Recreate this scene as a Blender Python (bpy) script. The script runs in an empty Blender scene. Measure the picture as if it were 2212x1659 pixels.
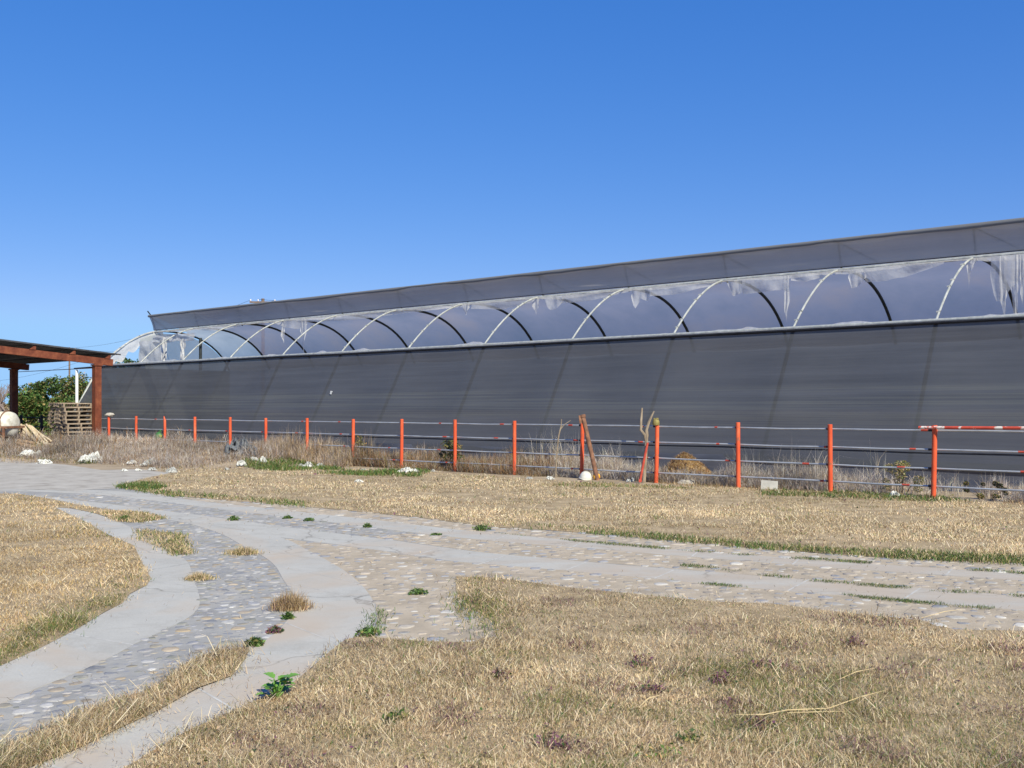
import bpy, bmesh, math, random
import numpy as np
from mathutils import Vector, Matrix, noise
random.seed(7); rng = np.random.default_rng(7)
R = math.radians
scene = bpy.context.scene
COL = scene.collection

# ------------------------------------------------------------------ survey of the site
CAMH, F, CX, HY = 1.55, 2212.0, 1106.0, 880.0
SA, CA = 0.7588, 0.6513                      # direction of fence and greenhouse against the view
N = (CA, SA); U = (-SA, CA)
ROT = math.atan2(-CA, SA)                    # local x runs along the fence to the right, local y away

def g(px, py, z=0.0):
    d = CAMH * F / (py - HY)
    return Vector(((px - CX) / F * d, d, z))
def at(px, py, d):
    return Vector(((px - CX) / F * d, d, CAMH + (HY - py) / F * d))
def depth(px, D):
    k = (px - CX) / F
    return D / (CA * k + SA)
def xl(px, D):
    k = (px - CX) / F
    return D * (k * SA - CA) / (k * CA + SA)
def hl(px, py, D):
    return CAMH + (HY - py) / F * depth(px, D)
def wl(x, D, h=0.0):                          # local (along, perpendicular distance, height) to world
    return Vector((x * SA + D * N[0], -x * CA + D * N[1], h))

# ------------------------------------------------------------------ helpers
def tag(o, label=None, cat=None, group=None, kind=None):
    if label: o['label'] = label
    if cat: o['category'] = cat
    if group: o['group'] = group
    if kind: o['kind'] = kind
    return o
def empty(name, loc=(0, 0, 0), rz=0.0):
    o = bpy.data.objects.new(name, None); COL.objects.link(o)
    o.location = loc; o.rotation_euler = (0, 0, rz); o.empty_display_size = .2
    return o

class MB:
    def __init__(s): s.v = []; s.f = []; s.m = []
    def add(s, vs, fs, mi=0):
        b = len(s.v); s.v += [tuple(p) for p in vs]
        for f in fs: s.f.append(tuple(i + b for i in f)); s.m.append(mi)
    def box(s, c, sz, mat=None, mi=0, jit=0.0):
        vs = []
        for dx in (-.5, .5):
            for dy in (-.5, .5):
                for dz in (-.5, .5):
                    p = Vector((dx * sz[0], dy * sz[1], dz * sz[2]))
                    if jit: p += Vector((random.uniform(-jit, jit), random.uniform(-jit, jit), random.uniform(-jit, jit)))
                    if mat is not None: p = mat @ p
                    vs.append(p + Vector(c))
        s.add(vs, [(0, 1, 3, 2), (4, 6, 7, 5), (0, 4, 5, 1), (2, 3, 7, 6), (0, 2, 6, 4), (1, 5, 7, 3)], mi)
    def bar(s, a, b, w, h, mi=0, up=(0, 0, 1)):     # rectangular bar from a to b
        a = Vector(a); b = Vector(b); d = (b - a).normalized()
        x = d.cross(Vector(up)).normalized(); y = x.cross(d).normalized()
        vs = []
        for p in (a, b):
            for sx, sy in ((-1, -1), (1, -1), (1, 1), (-1, 1)):
                vs.append(p + x * (sx * w / 2) + y * (sy * h / 2))
        s.add(vs, [(0, 3, 2, 1), (4, 5, 6, 7), (0, 1, 5, 4), (1, 2, 6, 5), (2, 3, 7, 6), (3, 0, 4, 7)], mi)
    def tube(s, pts, r, n=8, mi=0, cap=True, jit=0.0):
        pts = [Vector(p) for p in pts]; rs = r if isinstance(r, (list, tuple)) else [r] * len(pts)
        vs = []; fs = []; prev = None
        for i, p in enumerate(pts):
            t = (pts[min(i + 1, len(pts) - 1)] - pts[max(i - 1, 0)]).normalized()
            ref = prev if prev is not None else (Vector((0, 0, 1)) if abs(t.z) < .9 else Vector((1, 0, 0)))
            x = (ref - t * ref.dot(t)).normalized(); y = t.cross(x); prev = x
            for k in range(n):
                a = 2 * math.pi * k / n
                rr = rs[i] * (1 + (random.uniform(-jit, jit) if jit else 0))
                vs.append(p + x * (rr * math.cos(a)) + y * (rr * math.sin(a)))
        for i in range(len(pts) - 1):
            for k in range(n):
                k2 = (k + 1) % n
                fs.append((i * n + k, i * n + k2, (i + 1) * n + k2, (i + 1) * n + k))
        if cap:
            fs.append(tuple(range(n - 1, -1, -1))); fs.append(tuple((len(pts) - 1) * n + k for k in range(n)))
        s.add(vs, fs, mi)
    def lathe(s, prof, c=(0, 0, 0), n=16, mat=None, mi=0):   # prof: (r, z) list
        vs = []; fs = []
        for r, z in prof:
            for k in range(n):
                a = 2 * math.pi * k / n
                p = Vector((r * math.cos(a), r * math.sin(a), z))
                if mat is not None: p = mat @ p
                vs.append(p + Vector(c))
        for i in range(len(prof) - 1):
            for k in range(n):
                k2 = (k + 1) % n
                fs.append((i * n + k, i * n + k2, (i + 1) * n + k2, (i + 1) * n + k))
        fs.append(tuple(range(n - 1, -1, -1))); fs.append(tuple((len(prof) - 1) * n + k for k in range(n)))
        s.add(vs, fs, mi)
    def grid(s, P, mi=0):                                    # P: rows of points
        nr = len(P); nc = len(P[0]); vs = [p for row in P for p in row]
        s.add(vs, [(i * nc + j, i * nc + j + 1, (i + 1) * nc + j + 1, (i + 1) * nc + j) for i in range(nr - 1) for j in range(nc - 1)], mi)
    def build(s, name, mats, parent=None, smooth=True):
        me = bpy.data.meshes.new(name); me.from_pydata(s.v, [], s.f)
        for m in (mats if isinstance(mats, (list, tuple)) else [mats]): me.materials.append(m)
        me.polygons.foreach_set('material_index', s.m)
        if smooth:
            me.polygons.foreach_set('use_smooth', [True] * len(s.f))
            try: me.set_sharp_from_angle(angle=R(40))
            except Exception: pass
        me.update()
        o = bpy.data.objects.new(name, me); COL.objects.link(o)
        if parent is not None: o.parent = parent
        return o

# ------------------------------------------------------------------ materials
def new_mat(name):
    m = bpy.data.materials.new(name); m.use_nodes = True
    nt = m.node_tree; nt.nodes.clear()
    out = nt.nodes.new('ShaderNodeOutputMaterial')
    return m, nt, out
def nd(nt, t, **kw):
    n = nt.nodes.new(t)
    for k, v in kw.items(): setattr(n, k, v)
    return n
def ramp(nt, fac, stops):
    r = nd(nt, 'ShaderNodeValToRGB'); e = r.color_ramp.elements
    while len(e) < len(stops): e.new(.5)
    for i, (p, c) in enumerate(stops):
        e[i].position = p; e[i].color = (*c, 1) if len(c) == 3 else c
    nt.links.new(fac, r.inputs[0]); return r.outputs[0]
def noise_tex(nt, vec, scale, detail=6, rough=.6, dist=0.0):
    n = nd(nt, 'ShaderNodeTexNoise'); n.inputs['Scale'].default_value = scale
    n.inputs['Detail'].default_value = detail; n.inputs['Roughness'].default_value = rough
    n.inputs['Distortion'].default_value = dist
    if vec is not None: nt.links.new(vec, n.inputs['Vector'])
    return n.outputs['Fac']
def mapped(nt, coord, sc):
    mp = nd(nt, 'ShaderNodeMapping'); mp.inputs['Scale'].default_value = sc
    nt.links.new(coord, mp.inputs['Vector']); return mp.outputs[0]
def mixc(nt, fac, a, b, mode='MIX'):
    m = nd(nt, 'ShaderNodeMix', data_type='RGBA', blend_type=mode)
    for sock, v in ((0, fac), (6, a), (7, b)):
        if isinstance(v, (int, float)): m.inputs[sock].default_value = v
        elif isinstance(v, tuple): m.inputs[sock].default_value = (*v, 1)
        else: nt.links.new(v, m.inputs[sock])
    return m.outputs[2]
def surf(name, stops, scale=6, rough=.75, bump=.3, bscale=None, metal=0.0, coordscale=(1, 1, 1), bdist=.01, extra=None, spec=.3):
    m, nt, out = new_mat(name)
    tc = nd(nt, 'ShaderNodeTexCoord'); v = mapped(nt, tc.outputs['Object'], coordscale)
    c = ramp(nt, noise_tex(nt, v, scale, 8, .65), stops)
    if extra: c = extra(nt, tc, c)
    b = nd(nt, 'ShaderNodeBsdfPrincipled'); b.inputs['Roughness'].default_value = rough; b.inputs['Metallic'].default_value = metal
    b.inputs['Specular IOR Level'].default_value = spec
    nt.links.new(c, b.inputs['Base Color'])
    if bump:
        bp = nd(nt, 'ShaderNodeBump'); bp.inputs['Strength'].default_value = bump; bp.inputs['Distance'].default_value = bdist
        nt.links.new(noise_tex(nt, v, bscale or scale * 4, 6, .7), bp.inputs['Height']); nt.links.new(bp.outputs[0], b.inputs['Normal'])
    nt.links.new(b.outputs[0], out.inputs[0]); return m
def leafy(name, trans=.3, gain=1.0, attr='tint', rough=.6):
    m, nt, out = new_mat(name)
    a = nd(nt, 'ShaderNodeAttribute', attribute_name=attr)
    d = nd(nt, 'ShaderNodeBsdfPrincipled'); d.inputs['Roughness'].default_value = rough; d.inputs['Specular IOR Level'].default_value = .2
    t = nd(nt, 'ShaderNodeBsdfTranslucent'); mx = nd(nt, 'ShaderNodeMixShader'); mx.inputs[0].default_value = trans
    nt.links.new(a.outputs['Color'], d.inputs['Base Color']); nt.links.new(a.outputs['Color'], t.inputs['Color'])
    nt.links.new(d.outputs[0], mx.inputs[1]); nt.links.new(t.outputs[0], mx.inputs[2]); nt.links.new(mx.outputs[0], out.inputs[0])
    return m
def film(name, stops, scale, transp, transl, sx=(1, 1, 1), gloss=.15, bump=0.0):
    m, nt, out = new_mat(name)
    tc = nd(nt, 'ShaderNodeTexCoord'); v = mapped(nt, tc.outputs['Object'], sx)
    c = ramp(nt, noise_tex(nt, v, scale, 5, .6), stops)
    d = nd(nt, 'ShaderNodeBsdfPrincipled'); d.inputs['Roughness'].default_value = .35; d.inputs['Specular IOR Level'].default_value = gloss
    t = nd(nt, 'ShaderNodeBsdfTranslucent'); tr = nd(nt, 'ShaderNodeBsdfTransparent')
    nt.links.new(c, d.inputs['Base Color']); nt.links.new(c, t.inputs['Color'])
    if bump:
        bp = nd(nt, 'ShaderNodeBump'); bp.inputs['Strength'].default_value = bump; bp.inputs['Distance'].default_value = .03
        nt.links.new(noise_tex(nt, v, 9, 4, .6), bp.inputs['Height']); nt.links.new(bp.outputs[0], d.inputs['Normal'])
    m1 = nd(nt, 'ShaderNodeMixShader'); m1.inputs[0].default_value = transl
    m2 = nd(nt, 'ShaderNodeMixShader'); m2.inputs[0].default_value = transp
    nt.links.new(d.outputs[0], m1.inputs[1]); nt.links.new(t.outputs[0], m1.inputs[2])
    nt.links.new(m1.outputs[0], m2.inputs[1]); nt.links.new(tr.outputs[0], m2.inputs[2]); nt.links.new(m2.outputs[0], out.inputs[0])
    return m

M = {}
M['ground'] = surf('dusty_soil', [(.3, (.20, .15, .10)), (.5, (.33, .26, .18)), (.7, (.42, .34, .25))], .6, .95, .5, 30, bdist=.02)
M['lawn'] = surf('straw_soil', [(.3, (.20, .15, .09)), (.5, (.34, .26, .16)), (.68, (.45, .355, .23))], 3, .95, .6, 40, bdist=.02)
M['road'] = surf('grey_mortar', [(.3, (.235, .23, .225)), (.5, (.30, .295, .285)), (.62, (.36, .345, .32)), (.74, (.42, .355, .28))], 3.2, .9, .5, 45, bdist=.008)
M['dust'] = surf('tan_dust', [(.28, (.275, .235, .185)), (.5, (.385, .325, .25)), (.7, (.465, .40, .32))], 2.5, .95, .5, 60, bdist=.008)
M['gravel'] = surf('pale_gravel', [(.28, (.24, .215, .185)), (.48, (.37, .345, .31)), (.72, (.46, .435, .395))], 2.2, .95, .6, 50, bdist=.01)
def conc_extra(nt, tc, c):
    fine = noise_tex(nt, tc.outputs['Object'], 90, 3, .7)
    c = mixc(nt, .35, c, ramp(nt, fine, [(.3, (.29, .285, .27)), (.7, (.48, .475, .455))]))
    vo = nd(nt, 'ShaderNodeTexVoronoi', feature='DISTANCE_TO_EDGE'); vo.inputs['Scale'].default_value = .42
    wv = nd(nt, 'ShaderNodeVectorMath', operation='ADD'); nz = nd(nt, 'ShaderNodeTexNoise'); nz.inputs['Scale'].default_value = 2.2; nz.inputs['Detail'].default_value = 6
    sv = nd(nt, 'ShaderNodeVectorMath', operation='SCALE'); sv.inputs['Scale'].default_value = .55; nt.links.new(tc.outputs['Object'], nz.inputs['Vector']); nt.links.new(nz.outputs['Color'], sv.inputs[0])
    nt.links.new(tc.outputs['Object'], wv.inputs[0]); nt.links.new(sv.outputs[0], wv.inputs[1]); nt.links.new(wv.outputs[0], vo.inputs['Vector'])
    c = mixc(nt, ramp(nt, vo.outputs['Distance'], [(.0, (.75, .75, .75)), (.006, (0, 0, 0))]), c, (.16, .15, .135))
    c = mixc(nt, ramp(nt, noise_tex(nt, tc.outputs['Object'], 3.4, 7, .7, .6), [(.5, (0, 0, 0)), (.75, (.5, .5, .5))]), c, (.26, .24, .21))
    st = noise_tex(nt, tc.outputs['Object'], .55, 5, .6, 1.2)
    return mixc(nt, ramp(nt, st, [(.47, (0, 0, 0)), (.66, (.75, .75, .75))]), c, (.43, .36, .29))
M['concrete'] = surf('grey_concrete', [(.3, (.37, .36, .332)), (.5, (.42, .41, .38)), (.7, (.465, .455, .422))], 1.4, .9, .25, 60, bdist=.004, extra=conc_extra)
def conc_extra2(nt, tc, c):
    c = conc_extra(nt, tc, c); sp = nd(nt, 'ShaderNodeSeparateXYZ'); nt.links.new(tc.outputs['Object'], sp.inputs[0])
    mr = nd(nt, 'ShaderNodeMapRange'); nt.links.new(sp.outputs['X'], mr.inputs[0])
    for k_, v_ in zip(range(1, 5), (-4.0, 2.0, -.25, .12)): mr.inputs[k_].default_value = v_          # dust washed over the lower end of the road
    ad = nd(nt, 'ShaderNodeMath', operation='ADD'); nt.links.new(mr.outputs[0], ad.inputs[0]); nt.links.new(noise_tex(nt, mapped(nt, tc.outputs['Object'], (.6, 1.6, 1)), 1.3, 6, .65), ad.inputs[1])
    return mixc(nt, ramp(nt, ad.outputs[0], [(.46, (0, 0, 0)), (.68, (.7, .7, .7))]), c, (.40, .335, .27))
M['dustconcrete'] = surf('dusty_concrete', [(.3, (.37, .36, .332)), (.5, (.42, .41, .38)), (.7, (.465, .455, .422))], 1.4, .9, .25, 60, bdist=.004, extra=conc_extra2)
M['joint'] = surf('pale_joint_mortar', [(.35, (.36, .35, .33)), (.6, (.50, .49, .47))], 8, .9, 0)
M['stone'] = None
M['grass'] = leafy('dry_grass', .3)
M['leaf'] = leafy('green_leaf', .25, rough=.5)
def paint_chip(nt, tc, c):
    f = noise_tex(nt, tc.outputs['Object'], 7, 8, .7, .5)
    return mixc(nt, ramp(nt, f, [(.58, (0, 0, 0)), (.64, (.85, .85, .85))]), c, (.30, .11, .06))
M['orange'] = surf('orange_paint', [(.3, (.50, .065, .025)), (.55, (.67, .105, .04)), (.75, (.74, .20, .10))], 4, .55, .15, 40, bdist=.002, extra=paint_chip, coordscale=(1, 1, .5))
M['redpaint'] = surf('faded_red_paint', [(.3, (.35, .05, .035)), (.6, (.5, .08, .05)), (.75, (.6, .4, .35))], 9, .6, .1)
def chips_white(nt, tc, c):
    f = noise_tex(nt, tc.outputs['Object'], 5, 7, .7)
    return mixc(nt, ramp(nt, f, [(.52, (0, 0, 0)), (.56, (1, 1, 1))]), c, (.72, .66, .6))
M['redwhite'] = surf('peeling_red_paint', [(.3, (.45, .06, .04)), (.7, (.6, .09, .05))], 9, .6, .1, extra=chips_white)
M['galv'] = surf('galvanised_pipe', [(.3, (.30, .32, .35)), (.5, (.42, .44, .47)), (.7, (.52, .54, .56))], 7, .45, .1, metal=.35, coordscale=(.4, 1, 1))
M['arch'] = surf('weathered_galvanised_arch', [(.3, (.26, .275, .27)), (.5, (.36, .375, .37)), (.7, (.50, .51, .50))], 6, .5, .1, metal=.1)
M['archdark'] = surf('dark_shaded_pipe', [(.3, (.012, .016, .017)), (.7, (.035, .042, .042))], 6, .5, .1)  # near black; on the far arch halves it stands in for shade
M['blackpipe'] = surf('black_poly', [(.3, (.012, .012, .014)), (.7, (.03, .03, .034))], 5, .5, .1)
def rusty(nt, tc, c):
    f = noise_tex(nt, mapped(nt, tc.outputs['Object'], (1, 1, .25)), 11, 8, .75)
    return mixc(nt, ramp(nt, f, [(.62, (0, 0, 0)), (.68, (.7, .7, .7))]), c, (.40, .21, .11))
M['rust'] = surf('red_oxide_steel', [(.25, (.085, .022, .012)), (.5, (.155, .043, .022)), (.75, (.25, .085, .04))], 5, .65, .2, 40, bdist=.003, extra=rusty)
M['rustpipe'] = surf('rusted_pipe', [(.25, (.10, .055, .04)), (.5, (.19, .095, .06)), (.65, (.28, .14, .085)), (.8, (.45, .36, .3))], 9, .8, .3, 60, bdist=.003)
M['sheet'] = surf('dark_zinc_sheet', [(.3, (.05, .05, .055)), (.7, (.10, .10, .11))], 3, .5, .1, metal=.3)
M['white'] = surf('white_paint', [(.3, (.74, .75, .74)), (.7, (.82, .82, .81))], 3, .5, .05)
M['tank'] = surf('dusty_white_plastic', [(.3, (.36, .34, .28)), (.5, (.60, .59, .54)), (.75, (.70, .69, .65))], 3.5, .45, .05)
M['pallet'] = surf('weathered_pallet_wood', [(.3, (.19, .145, .105)), (.5, (.31, .245, .185)), (.7, (.42, .345, .27))], 4, .85, .3, 30, coordscale=(1, 1, 3), bdist=.004)
M['pole'] = surf('pale_peeled_wood', [(.3, (.45, .34, .22)), (.5, (.62, .52, .38)), (.7, (.74, .66, .52))], 6, .8, .2, coordscale=(1, 1, .3))
M['log'] = surf('brown_weathered_wood', [(.3, (.16, .11, .075)), (.5, (.30, .21, .14)), (.7, (.44, .34, .24))], 7, .85, .3)
M['branch'] = surf('grey_bark', [(.3, (.16, .125, .09)), (.5, (.27, .215, .16)), (.7, (.36, .30, .23))], 12, .85, .4, 60, coordscale=(1, 1, .4), bdist=.004)
M['trunk'] = surf('dark_bark', [(.3, (.06, .045, .035)), (.7, (.14, .11, .085))], 8, .9, .5)
M['twig'] = surf('bare_twig', [(.3, (.17, .13, .12)), (.7, (.26, .21, .19))], 5, .9, 0)
M['scrap'] = surf('white_plastic_scrap', [(.32, (.24, .25, .245)), (.46, (.50, .505, .49)), (.64, (.68, .68, .65))], 9, .5, .5, 14, bdist=.03)
M['scrapgrey'] = surf('grey_plastic_scrap', [(.3, (.18, .19, .19)), (.5, (.36, .365, .36)), (.7, (.50, .50, .49))], 7, .55, .5, 14, bdist=.03)
M['tarp'] = surf('grey_mesh_tarp', [(.3, (.075, .085, .10)), (.5, (.12, .13, .15)), (.7, (.18, .19, .205))], 6, .7, .5, 25, bdist=.02)
M['block'] = surf('concrete_block', [(.3, (.34, .33, .31)), (.7, (.50, .49, .46))], 6, .95, .5, 60)
M['rock'] = surf('pale_rock', [(.3, (.30, .27, .23)), (.7, (.48, .45, .40))], 5, .9, .5, 30)
M['olive'] = surf('olive_tin', [(.3, (.16, .13, .04)), (.6, (.27, .23, .08)), (.8, (.34, .30, .15))], 14, .6, .3, 40)
M['yellow'] = surf('yellow_plastic', [(.4, (.72, .33, .02)), (.7, (.80, .48, .06))], 4, .45, .05)
M['green'] = surf('green_plastic', [(.4, (.02, .15, .03)), (.7, (.04, .23, .05))], 5, .45, .1)
M['logo'] = surf('yellow_print', [(.4, (.62, .50, .05)), (.7, (.72, .60, .10))], 8, .5, 0)
M['polewood'] = surf('creosoted_pole', [(.3, (.12, .085, .07)), (.7, (.22, .165, .14))], 6, .9, .2)
M['ceramic'] = surf('porcelain', [(.4, (.75, .7, .72)), (.7, (.8, .78, .78))], 6, .3, 0)
M['strawm'] = surf('pale_straw', [(.3, (.48, .37, .20)), (.7, (.62, .50, .30))], 9, .8, 0)
M['hay'] = surf('brown_straw', [(.3, (.16, .09, .035)), (.7, (.40, .26, .11))], 16, .95, .8, 50, bdist=.03)

# shade cloth: a woven net with lighter and darker weft bands, a little see-through
def cloth(name, base, transp, bands):
    m, nt, out = new_mat(name)
    tc = nd(nt, 'ShaderNodeTexCoord')
    f1 = noise_tex(nt, mapped(nt, tc.outputs['Object'], (.11, .3, 4.0)), 1.0, 7, .75)
    f2 = noise_tex(nt, mapped(nt, tc.outputs['Object'], (.45, .3, .6)), 1.0, 7, .65)
    c = ramp(nt, f1, [(.3, tuple(x * (1 - bands) for x in base)), (.5, base), (.72, tuple(x * (1 + bands * 1.5) for x in base))])
    c = mixc(nt, ramp(nt, f2, [(.35, (0, 0, 0)), (.75, (.5, .5, .5))]), c, tuple(x * 1.35 for x in base))  # paler areas paint the light on broad soft folds into the colour
    f3 = noise_tex(nt, mapped(nt, tc.outputs['Object'], (.05, .0, 11)), 1.0, 4, .7)
    sp = nd(nt, 'ShaderNodeSeparateXYZ'); nt.links.new(tc.outputs['Object'], sp.inputs[0])
    mr = nd(nt, 'ShaderNodeMapRange'); nt.links.new(sp.outputs['Z'], mr.inputs[0])
    for k_, v_ in zip(range(1, 5), (1.0, 2.1, 0, 1)): mr.inputs[k_].default_value = v_
    zb = ramp(nt, mr.outputs[0], [(0, (.2, .2, .2)), (.35, (1, 1, 1)), (.85, (1, 1, 1)), (.97, (0, 0, 0))])
    st3 = ramp(nt, f3, [(.48, (0, 0, 0)), (.56, (1, 1, 1)), (.62, (.2, .2, .2)), (.68, (1, 1, 1))])
    fm = nd(nt, 'ShaderNodeMath', operation='MULTIPLY'); nt.links.new(zb, fm.inputs[0]); nt.links.new(st3, fm.inputs[1])
    fm2 = nd(nt, 'ShaderNodeMath', operation='MULTIPLY'); nt.links.new(fm.outputs[0], fm2.inputs[0]); fm2.inputs[1].default_value = bands * 2.2
    c = mixc(nt, fm2.outputs[0], c, (base[0] * 1.9, base[1] * 1.85, base[2] * 1.5))
    d = nd(nt, 'ShaderNodeBsdfPrincipled'); d.inputs['Roughness'].default_value = .8; d.inputs['Specular IOR Level'].default_value = .25
    t = nd(nt, 'ShaderNodeBsdfTranslucent'); tr = nd(nt, 'ShaderNodeBsdfTransparent')
    nt.links.new(c, d.inputs['Base Color']); nt.links.new(c, t.inputs['Color'])
    bp = nd(nt, 'ShaderNodeBump'); bp.inputs['Strength'].default_value = .25; bp.inputs['Distance'].default_value = .05
    nt.links.new(f2, bp.inputs['Height']); nt.links.new(bp.outputs[0], d.inputs['Normal'])
    m1 = nd(nt, 'ShaderNodeMixShader'); m1.inputs[0].default_value = .25
    m2 = nd(nt, 'ShaderNodeMixShader'); m2.inputs[0].default_value = transp
    nt.links.new(d.outputs[0], m1.inputs[1]); nt.links.new(t.outputs[0], m1.inputs[2])
    nt.links.new(m1.outputs[0], m2.inputs[1]); nt.links.new(tr.outputs[0], m2.inputs[2]); nt.links.new(m2.outputs[0], out.inputs[0])
    return m
M['cloth'] = cloth('grey_shade_cloth', (.073, .077, .090), .13, .24)
M['ventcloth'] = cloth('grey_vent_cloth', (.44, .425, .43), .09, .08)  # paler than the wall cloth: sky light through the curtain put into the colour
M['hemcloth'] = cloth('grey_hem_cloth', (.20, .205, .22), .05, .06)
M['film'] = film('blue_grey_film', [(.3, (.22, .25, .35)), (.5, (.285, .30, .40)), (.7, (.36, .335, .385))], .45, .10, .55, (1, 1, 1))
M['endfilm'] = film('pale_backlit_end_film', [(.3, (.42, .46, .50)), (.7, (.58, .62, .65))], .8, .22, .5)  # pale gable film; on the roof its tint stands in for backlight
M['tatter'] = film('torn_clear_film', [(.3, (.62, .62, .66)), (.6, (.78, .78, .80))], 3, .42, .40, gloss=.6, bump=.6)
M['tatterwhite'] = film('crumpled_white_film', [(.3, (.60, .60, .62)), (.6, (.76, .76, .77))], 3, .16, .40, gloss=.5, bump=.8)
M['skirt'] = film('blue_grey_skirt_film', [(.3, (.05, .055, .075)), (.5, (.085, .092, .12)), (.7, (.13, .14, .18))], 1.2, .05, .3, (.4, 1, 1))

# ------------------------------------------------------------------ flat sheets of the ground
def sheet(name, pts, z, m, label, cat):
    bm = bmesh.new(); vs = [bm.verts.new((p[0], p[1], z)) for p in pts]
    bm.faces.new(vs); bmesh.ops.triangulate(bm, faces=bm.faces[:])
    for f in bm.faces:
        if f.normal.z < 0: f.normal_flip()
    me = bpy.data.meshes.new(name); bm.to_mesh(me); bm.free(); me.materials.append(m)
    o = bpy.data.objects.new(name, me); COL.objects.link(o)
    return tag(o, label, cat, None, 'structure')
def resample(pts, n):
    P = np.array([[p[0], p[1]] for p in pts], float)
    for _ in range(2):                                    # corner cutting
        Q = [P[0]]
        for a, b in zip(P[:-1], P[1:]): Q += [a * .75 + b * .25, a * .25 + b * .75]
        P = np.array(Q + [P[-1]])
    d = np.r_[0, np.cumsum(np.linalg.norm(np.diff(P, axis=0), axis=1))]
    t = np.linspace(0, d[-1], n)
    return np.c_[np.interp(t, d, P[:, 0]), np.interp(t, d, P[:, 1])]
def G2(pts): return [g(*p)[:2] for p in pts]
def inpoly(P, poly):
    poly = np.array(poly); x, y = P[:, 0], P[:, 1]; r = np.zeros(len(P), bool); j = len(poly) - 1
    for i in range(len(poly)):
        xi, yi = poly[i]; xj, yj = poly[j]
        c = ((yi > y) != (yj > y)) & (x < (xj - xi) * (y - yi) / (yj - yi + 1e-12) + xi)
        r ^= c; j = i
    return r
rough_phase = rng.uniform(0, 6.28, (14,)); rough_dir = rng.normal(size=(14, 2))
def fnoise(P, scale, seed=0):                              # smooth field about 0..1
    r2 = np.random.default_rng(seed); v = np.zeros(len(P))
    for k in range(10):
        d = r2.normal(size=2) * scale; v += np.sin(P @ d + r2.uniform(0, 6.28)) 
    return .5 + v / 9.0

ground_pts = [(-400, -60), (400, -60), (400, 700), (-400, 700)]
sheet('ground', ground_pts, 0, M['ground'], 'bare tan soil stretching to the horizon', 'ground')

T1u = [(-60, 1054), (141, 1057), (285, 1062), (432, 1084), (542, 1095), (681, 1110), (785, 1121), (889, 1133), (992, 1146), (1131, 1158), (1220, 1167), (1399, 1184), (1623, 1200), (1803, 1215), (2027, 1228), (2212, 1241), (2500, 1262), (3000, 1298)]
T1l = [(-60, 1058), (196, 1066), (347, 1084), (510, 1105), (542, 1108.5), (715, 1129), (889, 1151), (958, 1159), (1062, 1169), (1220, 1181), (1444, 1200), (1623, 1214), (1803, 1228), (2027, 1242), (2212, 1256), (2500, 1280), (3000, 1321)]
T2u = [(60, 1070), (180, 1083), (300, 1097), (420, 1112), (542, 1129), (646, 1143), (750, 1156), (836, 1166), (889, 1174), (958, 1184), (1062, 1197), (1220, 1210), (1354, 1223), (1534, 1236), (1668, 1247.5), (1848, 1261), (2027, 1274), (2212, 1290), (2500, 1312), (3000, 1350)]
T2l = [(60, 1076), (160, 1090), (280, 1106), (360, 1123), (450, 1138), (540, 1152), (622, 1164), (715, 1175), (785, 1185), (871, 1197), (958, 1212), (1062, 1221), (1220, 1233), (1399, 1250), (1534, 1263), (1668, 1276), (1848, 1290), (2027, 1304), (2212, 1321), (2500, 1346), (3000, 1389)]
Bl = [(340, 1117), (367, 1121), (428, 1137), (489, 1158), (526, 1182), (571, 1203), (599, 1227), (610, 1252), (634, 1285), (640, 1310), (620, 1345), (587, 1378), (542, 1402), (501, 1464), (428, 1488), (338, 1541), (245, 1582), (171, 1619), (69, 1659), (-160, 1760), (-420, 1870)]
Br = [(520, 1146), (580, 1155), (622, 1166), (656, 1185), (708, 1212), (750, 1237), (781, 1264), (798, 1285), (810, 1306), (812, 1334), (806, 1354), (785, 1372), (746, 1384), (712, 1410), (674, 1444), (622, 1486), (542, 1521), (400, 1584), (270, 1662), (40, 1780), (-160, 1900)]
Al = [(105, 1092), (118, 1096), (153, 1113), (196, 1133), (228, 1154), (280, 1178), (291, 1190), (306, 1215), (326, 1250), (318, 1266), (281, 1284), (265, 1305), (224, 1325), (165, 1362), (81, 1405), (0, 1441), (-220, 1525), (-700, 1705)]
Ar = [(120, 1092), (134, 1096), (204, 1109), (253, 1127), (285, 1140), (306, 1162), (355, 1180), (404, 1211), (413, 1230), (416, 1252), (428, 1276), (434, 1305), (420, 1329), (367, 1358), (302, 1386), (245, 1419), (175, 1451), (102, 1480), (24, 1511), (0, 1525), (-220, 1615), (-700, 1810)]
track_polys = []
def track(l, r, z, n, joints, label, m_=None):
    m_ = m_ or M['concrete']
    a = resample(G2(l), n); b = resample(G2(r), n); mb = MB()
    mb.grid([[(p[0] * (1 - t) + q[0] * t, p[1] * (1 - t) + q[1] * t, z) for t in (0, .33, .67, 1)] for p, q in zip(a, b)])
    for E, fl in ((a, 0), (b, 1)):
        for p, q in zip(E[:-1], E[1:]): mb.add([(p[0], p[1], z), (q[0], q[1], z), (q[0], q[1], -.01), (p[0], p[1], -.01)], [(3, 2, 1, 0) if fl else (0, 1, 2, 3)])
    for i in joints:
        i = min(int(i * n), n - 2); p, q = a[i], b[i]; d = (np.array(a[i + 1]) - p); d = d / np.linalg.norm(d) * .009
        mb.add([(p[0] - d[0], p[1] - d[1], z + .0009), (q[0] - d[0], q[1] - d[1], z + .0009), (q[0] + d[0], q[1] + d[1], z + .0009), (p[0] + d[0], p[1] + d[1], z + .0009)], [(0, 1, 2, 3)], 1)
    o = mb.build('concrete_track', [m_, M['joint']], smooth=False)
    track_polys.append([tuple(p) for p in a] + [tuple(p) for p in b[::-1]])
    return tag(o, label, 'track', None, 'structure')
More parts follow.
